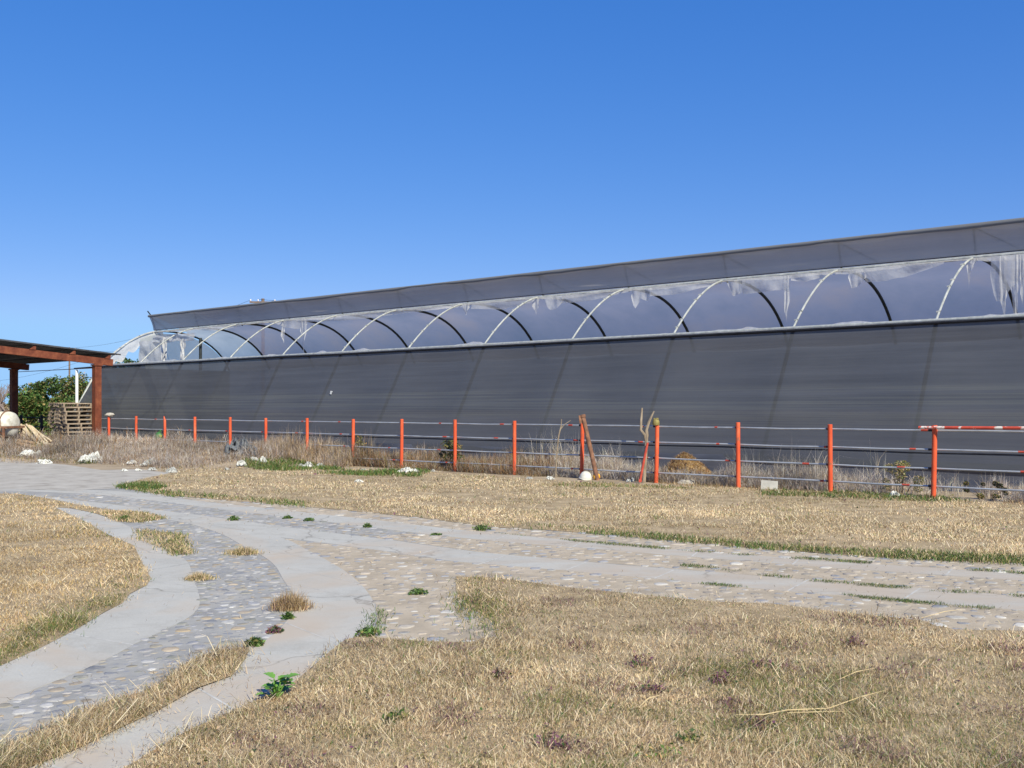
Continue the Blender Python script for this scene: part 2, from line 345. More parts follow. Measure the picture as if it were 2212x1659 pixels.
track(T1u, T1l, .0058, 60, [.06 * k for k in range(3, 16)], 'pale concrete wheel track along the road, nearer the fence', M['dustconcrete'])
track(T2u, T2l, .0063, 60, [.055 * k for k in range(3, 17)], 'pale concrete wheel track along the road, on the side away from the fence', M['dustconcrete'])
track(Bl, Br, .0069, 70, [.2, .31, .43, .52, .66, .80, .9], 'wide curved concrete wheel track bending past the brown tussock')
track(Al, Ar, .0066, 70, [.22, .38, .5, .62, .78], 'curved concrete wheel track along the edge of the left lawn')

left_lawn = [(-750, 1066), (0, 1067), (41, 1068), (102, 1077), (163, 1090), (228, 1101), (298, 1109), (352, 1121), (300, 1128), (253, 1125), (204, 1109), (155, 1099), (118, 1097), (150, 1112), (196, 1133), (228, 1154), (290, 1180), (306, 1215), (326, 1250), (318, 1266), (281, 1284), (265, 1305), (224, 1325), (165, 1362), (81, 1405), (0, 1441), (-220, 1522), (-750, 1720)]
main_lawn = [(270, 1662), (400, 1584), (542, 1521), (622, 1486), (674, 1444), (712, 1410), (746, 1384), (791, 1374), (816, 1380), (906, 1387), (1010, 1390), (1075, 1376), (1066, 1345), (1010, 1310), (985, 1280), (985, 1246), (1079, 1250), (1220, 1270), (1354, 1283), (1534, 1301), (1668, 1306), (1848, 1328), (1982, 1341), (2060, 1362), (2212, 1365), (2560, 1398), (3000, 1440), (3500, 1800), (3300, 2050), (-150, 2050), (20, 1790)]
strip_grass = [(540, 1402), (532, 1425), (501, 1464), (428, 1490), (338, 1541), (245, 1584), (171, 1621), (69, 1661), (-160, 1762), (-420, 1860), (-420, 1800), (-100, 1670), (0, 1622), (82, 1592), (175, 1545), (245, 1515), (306, 1500), (367, 1470), (400, 1438), (440, 1418), (490, 1406)]
upper_top = [(255, 1050), (330, 1030), (420, 1012), (560, 1006), (700, 1012), (867, 1016), (983, 1024), (1111, 1032), (1256, 1042), (1417, 1050), (1595, 1056), (1794, 1066), (2016, 1080), (2212, 1092), (2600, 1116)]
upper_bot = [(253, 1054), (367, 1071), (489, 1082), (612, 1091), (785, 1107), (906, 1119), (1062, 1140), (1166, 1145), (1287, 1154), (1422, 1166), (1601, 1183), (1848, 1202), (2212, 1220), (2600, 1246)]
upper_top += [(3000, 1138)]; upper_bot += [(3000, 1272)]
upper_lawn = upper_top + upper_bot[::-1]
road = [(-400, 1068)] + [(-60, 1053), (141, 1055)] + upper_bot + [(3200, 1286), (3200, 1470), (1700, 1420), (900, 1420), (700, 1500), (300, 1700), (-100, 1900), (-800, 1980), (-900, 1500)]
sheet('cobbled_road', G2(road), .004, M['road'], 'grey mortar bed of the cobbled driveway', 'road')
dusty = [(622, 1166), (800, 1187), (958, 1212), (1062, 1221), (1287, 1237), (1534, 1263), (1848, 1290), (2212, 1321), (2600, 1354), (3100, 1398), (3100, 1465), (1400, 1420), (1000, 1420), (800, 1420), (790, 1380), (816, 1350), (812, 1306), (790, 1275), (750, 1237), (708, 1212), (656, 1185)]
sheet('dusty_cobbles', G2(dusty), .0049, M['dust'], 'dust covered cobbles in the triangle between the tracks', 'road')
mid = [(800, 1160), (900, 1153), (958, 1159), (1220, 1181), (1444, 1200), (1803, 1228), (2212, 1256), (3000, 1321), (3000, 1350), (2212, 1290), (1848, 1261), (1534, 1236), (1220, 1210), (1062, 1197)]
sheet('dusty_cobbles', G2(mid), .0049, M['dust'], 'dust covered cobbles between the two straight tracks', 'road')
outer = [(300, 1063)] + upper_bot[2:] + T1u[::-1][:-3]
sheet('dusty_cobbles', G2(outer), .0049, M['dust'], 'dust covered cobbles beside the strip of dry grass', 'road')
apron = [(-500, 975), (-60, 982), (60, 998), (140, 1004), (220, 1016), (300, 1014), (380, 1024), (470, 1018), (430, 1030), (320, 1040), (255, 1056), (141, 1060), (-60, 1056), (-500, 1060)]
sheet('gravel_apron', G2(apron), .008, M['gravel'], 'pale compacted gravel in front of the open shed', 'road')
LL, ML, SG, UL = G2(left_lawn), G2(main_lawn), G2(strip_grass), G2(upper_lawn)
sheet('lawn_soil', LL, .009, M['lawn'], 'straw covered soil under the left lawn', 'ground')
sheet('lawn_soil', ML, .009, M['lawn'], 'straw covered soil under the near lawn', 'ground')
sheet('lawn_soil', SG, .0135, M['lawn'], 'straw covered soil under the grass strip in the curve', 'ground')
sheet('lawn_soil', UL, .009, M['lawn'], 'straw covered soil under the dry strip before the fence', 'ground')

# ------------------------------------------------------------------ numpy blades and leaves
def np_mesh(name, V, loops, starts, totals, colors, m):
    me = bpy.data.meshes.new(name)
    me.vertices.add(len(V)); me.vertices.foreach_set('co', V.astype(np.float32).ravel())
    me.loops.add(len(loops)); me.loops.foreach_set('vertex_index', loops.astype(np.int32))
    me.polygons.add(len(starts)); me.polygons.foreach_set('loop_start', starts.astype(np.int32))
    try: me.polygons.foreach_set('loop_total', totals.astype(np.int32))
    except Exception: pass
    at_ = me.attributes.new('tint', 'FLOAT_COLOR', 'POINT')
    at_.data.foreach_set('color', np.c_[colors, np.ones(len(colors))].astype(np.float32).ravel())
    me.materials.append(m); me.update(calc_edges=True); me.validate()
    return me
def blades_data(P, H, W, C, lean=.6, yaw=None, curl=.5, leanvar=.35, ld=None, flat=None):
    n = len(P); yaw = rng.uniform(0, 2 * np.pi, n) if yaw is None else yaw
    ld = rng.uniform(0, 2 * np.pi, n) if ld is None else ld; la = np.clip(rng.normal(lean, leanvar, n), 0, 1.5)
    if flat is not None: la = np.where(flat, rng.uniform(1.42, 1.56, n), la)
    D = np.c_[np.cos(ld), np.sin(ld), np.zeros(n)]; S = np.c_[np.cos(yaw), np.sin(yaw), np.zeros(n)] * (W / 2)[:, None]
    Z = np.array([0, 0, 1.0])
    d1 = D * np.sin(la * .6)[:, None] + Z * np.cos(la * .6)[:, None]
    la2 = np.clip(la * (1 + curl), 0, 1.75)
    if flat is not None: la2 = np.where(flat, la + .05, la2)
    d2 = D * np.sin(la2)[:, None] + Z * np.cos(la2)[:, None]
    mid_ = P + d1 * (H * .5)[:, None]; tip = mid_ + d2 * (H * .5)[:, None]
    V = np.stack([P - S, P + S, mid_ - S * .7, mid_ + S * .7, tip], 1).reshape(-1, 3)
    V[:, 2] = np.maximum(V[:, 2], .004)
    b = np.arange(n)[:, None] * 5
    L = np.concatenate([b + [0, 1, 3, 2], b + [2, 3, 4]], 1).ravel()
    st = (np.arange(n)[:, None] * 7 + [0, 4]).ravel(); tt = np.tile([4, 3], n)
    return V, L, st, tt, np.repeat(C, 5, 0)
def blades(name, P, H, W, C, m, **kw):
    me = np_mesh(name, *blades_data(P, H, W, C, **kw), m)
    o = bpy.data.objects.new(name, me); COL.objects.link(o); return o
def leaves_data(P, size, C, up=.35, aspect=.55):
    n = len(P); nrm = rng.normal(size=(n, 3)); nrm[:, 2] = np.abs(nrm[:, 2]) + up; nrm /= np.linalg.norm(nrm, axis=1)[:, None]
    a = np.cross(nrm, rng.normal(size=(n, 3))); a /= np.linalg.norm(a, axis=1)[:, None]; b = np.cross(nrm, a)
    s = size[:, None]
    V = np.stack([P - a * s * .5, P + b * s * aspect * .5 - a * s * .05, P + a * s * .5 - nrm * s * .12, P - b * s * aspect * .5 - a * s * .05], 1).reshape(-1, 3)
    k = np.arange(n)[:, None] * 4
    return V, (k + [0, 1, 2, 3]).ravel(), np.arange(n) * 4, np.full(n, 4), np.repeat(C, 4, 0)
def join_data(*ds):
    V = []; L = []; S = []; T = []; C = []; vo = lo = 0
    for v, l, s, t, c in ds:
        V.append(v); L.append(l + vo); S.append(s + lo); T.append(t); C.append(c); vo += len(v); lo += len(l)
    return tuple(np.concatenate(x) for x in (V, L, S, T, C))
def np_obj(name, data, m, parent=None):
    me = np_mesh(name, *data, m); o = bpy.data.objects.new(name, me); COL.objects.link(o)
    if parent is not None: o.parent = parent
    return o
PAL = {'straw': (.64, .50, .31), 'pale': (.76, .66, .47), 'tan': (.50, .375, .235), 'brown': (.25, .165, .09), 'olive': (.23, .21, .075), 'green': (.115, .195, .05),
       'dgreen': (.05, .10, .03), 'purple': (.19, .085, .13), 'grey': (.42, .365, .33), 'ash': (.64, .585, .53), 'gold': (.55, .38, .16), 'rusty': (.36, .19, .08)}
def pick(n, weights, var=.18):
    ks = list(weights); w = np.array([weights[k] for k in ks], float); w /= w.sum()
    c = np.array([PAL[k] for k in ks])[rng.choice(len(ks), n, p=w)]
    return np.clip(c * rng.uniform(1 - var, 1 + var, (n, 1)) * rng.uniform(.95, 1.05, (n, 3)), 0, 1)
def screen_pts(poly, n, soft=0.0):
    """points on the ground inside a surveyed outline, thinning with distance"""
    px = np.array(poly); lo = px.min(0); hi = px.max(0); out = []; tot = 0
    while tot < n:
        q = rng.uniform(lo, hi, (n * 2, 2)); q = q[inpoly(q, px)]
        out.append(q); tot += len(q)
    q = np.concatenate(out)[:n]
    d = CAMH * F / (q[:, 1] - HY)
    return np.c_[(q[:, 0] - CX) / F * d, d]
def edge_dist(P, poly):
    poly = np.array(poly); dm = np.full(len(P), 1e9)
    for a, b in zip(poly, np.roll(poly, -1, 0)):
        ab = b - a; t = np.clip(((P - a) @ ab) / (ab @ ab + 1e-9), 0, 1)
        dm = np.minimum(dm, np.linalg.norm(P - (a + t[:, None] * ab), axis=1))
    return dm
def lawn(name, pix, n, h0, dry, greenfield, label, scale=1.0, ez=.10, lean=1.12, purple=0.0, bare=.6, rag=.06, tone=.42):
    P = screen_pts(pix, n); poly = G2(pix)
    ed = edge_dist(P, poly); nz = fnoise(P, 2.2, 3) ; nz2 = fnoise(P, 7.0, 5)
    keep = rng.uniform(0, 1, len(P)) < np.clip(.35 + ed / ez * .65, 0, 1)
    keep &= rng.uniform(0, 1, len(P)) > bare * np.clip((fnoise(P, 3.3, 9) - .45) * 4, 0, 1)
    P = P[keep]; ed = ed[keep]; nz = nz[keep]; nz2 = nz2[keep]; n = len(P); dist = P[:, 1]
    gf = greenfield(P, ed, nz, nz2)
    C = pick(n, dry); Cg = pick(n, {'olive': 4, 'green': 2, 'tan': 1.5})
    C = C * (1 - tone / 2 + tone * fnoise(P, 1.1, 41)[:, None]) * (.86 + .3 * fnoise(P, 9.0, 42)[:, None])
    C = np.where((rng.uniform(0, 1, n) < gf)[:, None], Cg, C)
    if purple:
        pm = (fnoise(P, 5.5, 21) > .80) & (rng.uniform(0, 1, n) < purple)
        C[pm] = pick(int(pm.sum()), {'purple': 3, 'brown': 2, 'dgreen': 1})
    H = h0 * rng.uniform(.5, 1.35, n) * (.55 + .9 * fnoise(P, 4.5, 61)) * (.75 + .5 * nz); W = rng.uniform(.0016, .0036, n) * np.maximum(1, dist / 4.4) * scale
    lg = rng.uniform(0, 1, n) < .012; H = np.where(lg, H * 3.2, H); W = np.where(lg, W * 1.3, W); C[lg] = C[lg] * .5 + np.array(PAL['pale']) * .5
    ldir = 7 * fnoise(P, 1.3, 51) + 5 * fnoise(P, 4.0, 52) + rng.normal(0, 2.0, n)
    P = P + rng.normal(0, rag, (n, 2)) * (rng.uniform(0, 1, (n, 1)) < .5)
    P3 = np.c_[P, np.full(n, .01) + np.where(lg, rng.uniform(.02, .04, n), np.where(rng.uniform(0, 1, n) < .3, rng.uniform(0, .025, n), 0))]
    o = blades(name, P3, H, W, C, M['grass'], lean=lean, leanvar=.45, ld=ldir, flat=lg)
    return tag(o, label, 'grass', None, 'stuff')

lawn('dry_grass', main_lawn, 600000, .040, {'straw': 5, 'pale': 3, 'tan': 4, 'brown': 1.6},
     lambda P, ed, a, b: np.clip((a - .55) * 1.1, 0, .45) + np.clip((b - .62), 0, .4) + .06,
     'near lawn of dry straw coloured grass with purple weeds', purple=.55)
lawn('dry_grass', left_lawn, 230000, .038, {'straw': 5, 'gold': 3, 'tan': 3, 'pale': 1.5},
     lambda P, ed, a, b: np.clip(1.0 - ed / (.25 + .5 * a), 0, .8) * np.clip((9.5 - P[:, 1]) / 2, .15, 1) + np.clip((a - .7), 0, .3),
     'left lawn of dry golden grass with a greener rim', scale=.9)
lawn('dry_grass', strip_grass, 42000, .068, {'straw': 4, 'tan': 4, 'brown': 2, 'pale': 2},
     lambda P, ed, a, b: np.clip((a - .4) * 1.6, 0, .6) + .12, 'strip of shaggy half dry grass in the curve of the driveway')
lawn('dry_grass', upper_lawn, 200000, .045, {'straw': 5, 'pale': 4, 'tan': 3.5, 'brown': 1.2},
     lambda P, ed, a, b: np.clip((b - .66) * 1.2, 0, .4) + .06, 'strip of dry pale grass between the road and the fence', scale=.85, lean=1.1, bare=.9, tone=.6)

for pix_, n_, lb in ((main_lawn, 5200, 'withered brown and purple leaf bits scattered through the near lawn'), (left_lawn, 1500, 'withered leaf bits scattered through the left lawn'), (upper_lawn, 2600, 'withered leaf bits scattered through the dry strip')):
    P = screen_pts(pix_, n_); P = P[fnoise(P, 1.9, 33) + rng.uniform(-.25, .25, len(P)) > .48]; n = len(P)
    o = np_obj('leaf_litter', leaves_data(np.c_[P, rng.uniform(.015, .04, n)], rng.uniform(.012, .032, n) * np.maximum(1, P[:, 1] / 9), pick(n, {'brown': 5, 'purple': 2, 'tan': 2, 'dgreen': 1.2, 'olive': 1}), up=.8), M['leaf'])
    tag(o, lb, 'litter', None, 'stuff')
# ------------------------------------------------------------------ cobbles
def stones(name, pix, n, r0, r1, label, dusty=False, hfac=.12, sep=1.12, zb=.0055, exclude=()):
    P = screen_pts(pix, n * 6); m = np.ones(len(P), bool)
    for q in list(track_polys) + [LL, ML, SG, UL] + list(exclude): m &= ~inpoly(P, q)
    P = P[m]; Rr = rng.uniform(r0, r1, len(P)) ; kept = []; cell = {}; cs = r1 * 2.2
    for i, p in enumerate(P):
        k = (int(p[0] // cs), int(p[1] // cs)); ok = True
        for a in (-1, 0, 1):
            for b in (-1, 0, 1):
                for j in cell.get((k[0] + a, k[1] + b), ()):
                    if (P[j][0] - p[0]) ** 2 + (P[j][1] - p[1]) ** 2 < ((Rr[i] + Rr[j]) * sep) ** 2: ok = False; break
                if not ok: break
            if not ok: break
        if ok: cell.setdefault(k, []).append(i); kept.append(i)
        if len(kept) >= n: break
    pal = [(.32, .32, .335), (.27, .275, .30), (.36, .355, .35), (.23, .235, .255), (.29, .265, .22), (.46, .45, .44), (.30, .255, .20), (.25, .25, .22), (.42, .34, .24), (.34, .33, .33)]
    if dusty: pal = [(.33, .32, .31), (.38, .34, .29), (.40, .345, .285), (.27, .275, .30), (.46, .44, .41), (.36, .315, .27)]
    V = []; L = []; S = []; T = []; C = []
    vo = lo = 0; n1 = 12
    for i in kept:
        sink = random.uniform(0, .0045); r = Rr[i]; el = random.uniform(1.0, 1.45); ro = random.uniform(0, 3.14); h = r * hfac * random.uniform(.4, 1.3)
        c = np.array(random.choice(pal)) * random.uniform(.8, 1.15); ca, sa = math.cos(ro), math.sin(ro)
        rad = [1 + random.uniform(-.10, .10) for _ in range(n1)]; sq = random.uniform(0, 6.28); rad = [v * (1 + .13 * math.cos(2 * math.pi * q / n1 * random.choice((3, 4)) + sq)) for q, v in enumerate(rad)]
        for fr, hz in ((1, 0), (.90, .70), (.55, .95)):
            for k in range(n1):
                a = 2 * math.pi * k / n1; x = math.cos(a) * r * rad[k] * fr * el ** .5; y = math.sin(a) * r * rad[k] * fr / el ** .5
                V.append((P[i][0] + x * ca - y * sa, P[i][1] + x * sa + y * ca, zb - sink + (h * hz if hz else -.004))); C.append(c)
        V.append((P[i][0], P[i][1], zb - sink + h)); C.append(c)
        for q in range(2):
            for k in range(n1):
                k2 = (k + 1) % n1; L += [vo + q * n1 + k, vo + q * n1 + k2, vo + (q + 1) * n1 + k2, vo + (q + 1) * n1 + k]; S.append(lo); T.append(4); lo += 4
        for k in range(n1):
            L += [vo + 2 * n1 + k, vo + 2 * n1 + (k + 1) % n1, vo + 3 * n1]; S.append(lo); T.append(3); lo += 3
        vo += 3 * n1 + 1
    me = np_mesh(name, np.array(V), np.array(L), np.array(S), np.array(T), np.array(C), M['stone'])
    me.polygons.foreach_set('use_smooth', [True] * len(me.polygons))
    o = bpy.data.objects.new(name, me); COL.objects.link(o); return tag(o, label, 'cobbles', None, 'stuff')
m, nt, out = new_mat('river_cobble')
a = nd(nt, 'ShaderNodeAttribute', attribute_name='tint'); tc = nd(nt, 'ShaderNodeTexCoord')
c = mixc(nt, .55, a.outputs['Color'], ramp(nt, noise_tex(nt, tc.outputs['Object'], 22, 6, .7), [(.3, (.6, .6, .6)), (.7, (1.25, 1.25, 1.25))]), 'MULTIPLY')
c = mixc(nt, ramp(nt, noise_tex(nt, tc.outputs['Object'], 5, 6, .7), [(.5, (0, 0, 0)), (.7, (.75, .75, .75))]), c, (.44, .39, .34))
b = nd(nt, 'ShaderNodeBsdfPrincipled'); b.inputs['Roughness'].default_value = .8; b.inputs['Specular IOR Level'].default_value = .2
bp = nd(nt, 'ShaderNodeBump'); bp.inputs['Strength'].default_value = .5; bp.inputs['Distance'].default_value = .006; nt.links.new(noise_tex(nt, tc.outputs['Object'], 40, 5, .7), bp.inputs['Height']); nt.links.new(bp.outputs[0], b.inputs['Normal'])
nt.links.new(c, b.inputs['Base Color']); nt.links.new(b.outputs[0], out.inputs[0]); M['stone'] = m
gray_zone = [(60, 1075), (300, 1098), (542, 1128), (646, 1142), (800, 1162), (900, 1172), (900, 1152), (715, 1129), (510, 1105), (347, 1084), (196, 1066)]
curve_zone = [(285, 1128), (360, 1123), (430, 1136), (520, 1178), (600, 1225), (640, 1300), (600, 1370), (545, 1402), (400, 1440), (250, 1515), (0, 1622), (-250, 1740), (-300, 1640), (0, 1525), (175, 1451), (300, 1386), (425, 1325), (430, 1276), (404, 1211), (306, 1162)]
stones('cobblestones', curve_zone, 3600, .016, .062, 'grey river cobbles set in mortar in the curve between the tracks')
stones('cobblestones', gray_zone, 1300, .03, .07, 'grey cobbles set between the straight tracks on the left', hfac=.09)
stones('cobblestones', dusty, 2600, .022, .07, 'half buried cobbles in the dusty triangle and verge', True, .11, 1.42, .0072)
stones('cobblestones', mid, 900, .025, .075, 'half buried cobbles between the straight tracks', True, .11, 1.42, .0072)
stones('cobblestones', outer, 1100, .03, .085, 'half buried cobbles along the verge of the dry grass strip', True, .11, 1.42, .0072)

P = screen_pts(road, 5200); P = P[fnoise(P, 1.2, 71) + rng.uniform(-.3, .3, len(P)) > .45]; n = len(P)
o = blades('straw_litter', np.c_[P, np.full(n, .014)], rng.uniform(.02, .07, n), rng.uniform(.002, .004, n) * np.maximum(1, P[:, 1] / 6), pick(n, {'straw': 3, 'tan': 3, 'brown': 4, 'olive': 1}), M['grass'], lean=1.45, leanvar=.1, curl=.02)
tag(o, 'bits of straw and dry leaf scattered over the driveway', 'litter', None, 'stuff')
# ------------------------------------------------------------------ orange pipe fence
DF = 17.87
fence_px = [237, 294, 356, 422, 497, 575, 664, 762, 867, 983, 1111, 1256, 1417, 1595, 1794, 2016, 2268, 2548, 2870]
RAILH = (1.157, .830, .508, .205)
fe = empty('pipe_fence', wl(0, DF), ROT)
tag(fe, 'orange post fence with four grey pipe rails running along the greenhouse', 'fence')
xs = [xl(p, DF) for p in fence_px]
for i, x in enumerate(xs):
    mb = MB(); t = random.uniform(-.022, .022); h = 1.25 + random.uniform(-.015, .01)
    if i == 2:
        mb.tube([(x, 0, -.1), (x + .01, 0, .6), (x, .0, 1.12), (x - .05, 0, 1.27)], [.042, .042, .04, .008], 12)
    else:
        mb.tube([(x, 0, -.1), (x + t * .5, t, h * .5), (x + t, t, h - .006), (x + t, t, h)], [.043, .042, .042, .036], 14)
    mb.build('post', M['orange'], fe)
xa = xl(204, DF); xb = xl(2960, DF)
for hgt in RAILH:
    pts = [xa]
    for a, b in zip(xs[:-1], xs[1:]): pts += [a, (a + b) / 2]
    pts += [xs[-1], xb]
    mb = MB(); mb.tube([(x, .056, hgt + (random.uniform(-.012, .008) if i % 2 == 0 else 0)) for i, x in enumerate(pts)], .0165, 8)
    for x in xs[2:]:                                        # painted sleeves; black bands paint each post's shadow on the rail
        if random.random() < .75:
            c0 = x - random.uniform(.12, .7); mb.tube([(c0, .056, hgt), (c0 + random.uniform(.06, .14), .056, hgt)], .0185, 8, 1)
        mb.tube([(x - .10, .056, hgt), (x - .02, .056, hgt)], .0195, 8, 2)
    mb.build('rail', [M['galv'], M['redpaint'], M['blackpipe']], fe)
# darker run of the fence beyond the shed post
bf = empty('black_fence', wl(0, DF), ROT); tag(bf, 'black pipe fence behind the wood pile and pallets', 'fence')
for px in (180, 134, 90, 46, 6):
    mb = MB(); x = xl(px, DF); mb.tube([(x, 0, -.1), (x, 0, 1.26)], .05, 10); mb.build('post', M['blackpipe'], bf)
for hgt in (1.157, .80, .42):
    mb = MB(); mb.tube([(xl(-60, DF), .06, hgt), (xl(200, DF), .06, hgt)], .019, 8); mb.build('rail', M['blackpipe'], bf)

# ------------------------------------------------------------------ greenhouse
DG = 21.5
gh = empty('greenhouse', wl(0, DG), ROT)
tag(gh, 'long arched greenhouse with grey shade cloth wall, open roof and torn plastic film', 'greenhouse')
x0 = xl(493, DG); x9 = xl(2020, DG); SP = (x9 - x0) / 8 if False else (x9 - x0) / 8.0
fx = [x0 + SP * k for k in range(-3, 12)]                   # frames; the third from the left end stands at pixel 396
XL_END, XR = fx[0], fx[-1]
HW, SPAN, RISE = 3.27, 6.35, 1.66
RAD = ((SPAN / 2) ** 2 + RISE ** 2) / (2 * RISE)
def arc(w):
    if w < 2.95: return HW + RISE * (1 - ((2.95 - w) / 2.95) ** 1.85)
    return HW + RISE * max(0, 1 - ((w - 2.95) / (SPAN - 2.95)) ** 2.7) ** .8
WB, HB = -1.9, .40                                          # foot of the raking wall, hem height
def wall_pt(x, t, sag=True):                                # t 0 at eave .. 1 at hem
    k = (x - fx[0]) / SP; ph = k - math.floor(k)
    s = (.10 * math.sin(math.pi * ph) * math.sin(math.pi * min(t, 1)) if sag else 0) + .03 * math.sin(x * .7 + t * 3) * t
    hh = HW + (HB - HW) * t
    return (x, WB * (HW - hh) / HW * 1.0 + s, hh)
mb = MB(); nx = len(fx) * 10
mb.grid([[wall_pt(XL_END + (XR - XL_END) * i / nx, j / 14) for i in range(nx + 1)] for j in range(15)])
mb.build('shade_cloth', M['cloth'], gh)
mb = MB()                                                   # rolled hem lines of the cloth
for t in (.90, 1.0):
    mb.tube([(p[0], p[1] - .012, p[2] + .006 * math.sin(p[0] * 2.1)) for p in (wall_pt(XL_END + (XR - XL_END) * i / nx, t) for i in range(nx + 1))], .013, 5)
mb.build('cloth_hem', M['blackpipe'], gh)
mb = MB()
mb.grid([[(x, WB * (HW - h) / HW + .03 + .03 * math.sin(x * 1.3 + h * 4), h) for x in np.linspace(XL_END, XR, 120)] for h in (.52, .35, .18, -.05)])
mb.build('skirt_film', M['skirt'], gh)
for i, x in enumerate(fx):
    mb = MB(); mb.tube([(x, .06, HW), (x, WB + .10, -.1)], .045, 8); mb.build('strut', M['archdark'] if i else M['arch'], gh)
    if i == 0:
        mb = MB(); mb.tube([(x - .04, -.03, HW), (x - .04, WB + .02, -.1)], .05, 8); mb.build('strut', M['arch'], gh)
for i, x in enumerate(fx):
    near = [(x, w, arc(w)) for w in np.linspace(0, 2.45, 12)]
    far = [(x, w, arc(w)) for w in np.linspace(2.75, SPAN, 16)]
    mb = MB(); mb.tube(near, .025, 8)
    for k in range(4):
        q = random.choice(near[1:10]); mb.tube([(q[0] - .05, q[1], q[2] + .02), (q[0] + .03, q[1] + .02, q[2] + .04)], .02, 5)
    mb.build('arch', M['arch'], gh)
    mb = MB(); mb.tube(far, .042, 8); mb.build('arch', M['archdark'], gh)  # far half: shade under the film is in its dark colour
# eave: black batten with the pale pipe and torn film edge above it
XE = xl(163, DG)
mb = MB(); mb.tube([(XE, -.05, HW - .03), (XL_END, -.05, HW)] + [(x, -.05, HW + random.uniform(-.01, .01)) for x in fx[1:]], .034, 8)
mb.build('eave_batten', M['blackpipe'], gh)
mb = MB(); mb.tube([(x, .02, HW + .055) for x in fx], .04, 8); mb.build('eave_rail', M['arch'], gh)
mb = MB(); nn = 420; P0 = []; P1 = []
for i in range(nn + 1):
    x = XL_END + (XR - XL_END) * i / nn; e = max(0, noise.noise((x * 1.1, 3.3, 0))) ; e2 = max(0, noise.noise((x * 4.1, 9.3, 0)))
    P0.append((x, -.03, HW + .03)); P1.append((x, .03 + .04 * e2, HW + .085 + .14 * e * e * (1 + e2) + .03 * e2))
mb.grid([P0, P1]); mb.build('torn_film', M['tatter'], gh)
# ridge vent
WR, HR = 2.62, 4.92
VT, VH = 2.38, 5.60
xv = fx[0] - .25
mb = MB(); nv = 150; rows = []
for j in range(7):
    t = j / 6; row = []
    for i in range(nv + 1):
        x = xv + (XR - xv) * i / nv
        row.append((x, WR - .02 + (VT - WR) * t + .05 * math.sin(math.pi * t) + .012 * noise.noise((x * .8, t * 3, 1)), HR + .05 + (VH - HR - .05) * t - .02 * math.sin((x - fx[0]) / SP * 2 * math.pi)*t*.6))
    rows.append(row)
mb.grid(rows); mb.build('vent_curtain', M['ventcloth'], gh)
mb = MB(); rows = []
for j in range(4):                                          # loose folded hem along the top of the curtain
    t = j / 3; row = []
    for i in range(nv * 2 + 1):
        x = xv + (XR - xv) * i / (nv * 2); dr = .10 + .06 * noise.noise((x * .35, 7, 2)) + .03 * noise.noise((x * 1.3, 2, 5))
        row.append((x, VT - .03 - .03 * math.sin(math.pi * t), VH + .03 - dr * t * 1.0))
    rows.append(row)
mb.grid(rows); mb.build('curtain_hem', M['hemcloth'], gh)
mb = MB(); mb.tube([(x, VT + .02, VH + .01) for x in [xv] + fx[1:]], .022, 6); mb.build('vent_bar', M['archdark'], gh)
mb = MB(); mb.tube([(x, WR + .03, HR + .06) for x in [xv] + fx[1:]], .022, 6); mb.build('vent_bar', M['archdark'], gh)
mb = MB(); mb.tube([(x, WR - .06, HR - .035 + random.uniform(-.012, .012)) for x in [xv] + fx[1:]], .045, 8); mb.build('ridge_rail', M['arch'], gh)
for i, x in enumerate(fx):
    xx = x if i else xv
    mb = MB(); mb.tube([(xx, WR + .14, HR - .08), (xx, VT + .13, VH - .01)] + ([(xx, VT - .06, VH + .2)] if i == 0 else []), .026, 6)
    mb.tube([(xx, VT + .07, VH - .03), (xx + .9, WR + .06, HR + .1)], .016, 5)
    mb.build('vent_post', M['archdark'], gh)
# film over the far half of the roof and up to the vent
def film_w(t):
    if t < .3: k = t / .3; return (VT + .08 + (4.2 - VT - .08) * k, VH + (arc(4.2) + .06 - VH) * k)
    k = (t - .3) / .7; w = 4.2 + (SPAN - 4.2) * k; return (w, arc(w) + .05)
mb = MB(); rows = []
for j in range(25):
    w, h = film_w(j / 24); row = []
    for i in range(161):
        x = fx[1] + (XR - fx[1]) * i / 160; k = (x - fx[0]) / SP; ph = k - math.floor(k)
        row.append((x, w, h - .05 * math.sin(math.pi * ph)))
    rows.append(row)
mb.grid(rows); mb.build('roof_film', M['film'], gh)
mb = MB(); rows = []
for j in range(25):
    w, h = film_w(j / 24)
    rows.append([(fx[0] + (fx[1] - fx[0]) * i / 10, w, h - .05 * math.sin(math.pi * i / 10)) for i in range(11)])
mb.grid(rows); mb.build('roof_film', M['endfilm'], gh)['label'] = 'film over the last bay of the roof, tinted pale for the sky behind it'
mb = MB(); mb.grid([[(x, SPAN + .02, h) for x in np.linspace(fx[0], XR, 60)] for h in (0, 1.1, 2.2, HW + .35)])
mb.build('far_wall_film', M['film'], gh)
mb = MB(); ew = np.linspace(0, SPAN, 22)
mb.grid([[(fx[0] + .02, w, h0 + (arc(w) - .1 - h0) * t) for w in ew[6:]] for t, h0 in ((0, .5), (.35, .5), (.7, .5), (1, .5))])
mb.build('end_film', M['endfilm'], gh)
mb = MB(); mb.grid([[(fx[0] + .05, w, h) for w in np.linspace(-.0, SPAN, 12)] for h in (0, 1.1, 2.2, HW - .02)]); mb.build('end_backing', M['cloth'], gh)  # added unseen backing, keeps bright sky from showing through the wall cloth
mb = MB(); mb.tube([(xl(166, DG), .0, -.1), (xl(166, DG), .0, HW - .08)], .065, 8); mb.build('end_post', M['white'], gh)
mb = MB(); mb.tube([(fx[2] - .25, 1.0, 0), (fx[2] - .25, 1.0, HW + 1.0)], .06, 8); mb.build('column', M['archdark'], gh)
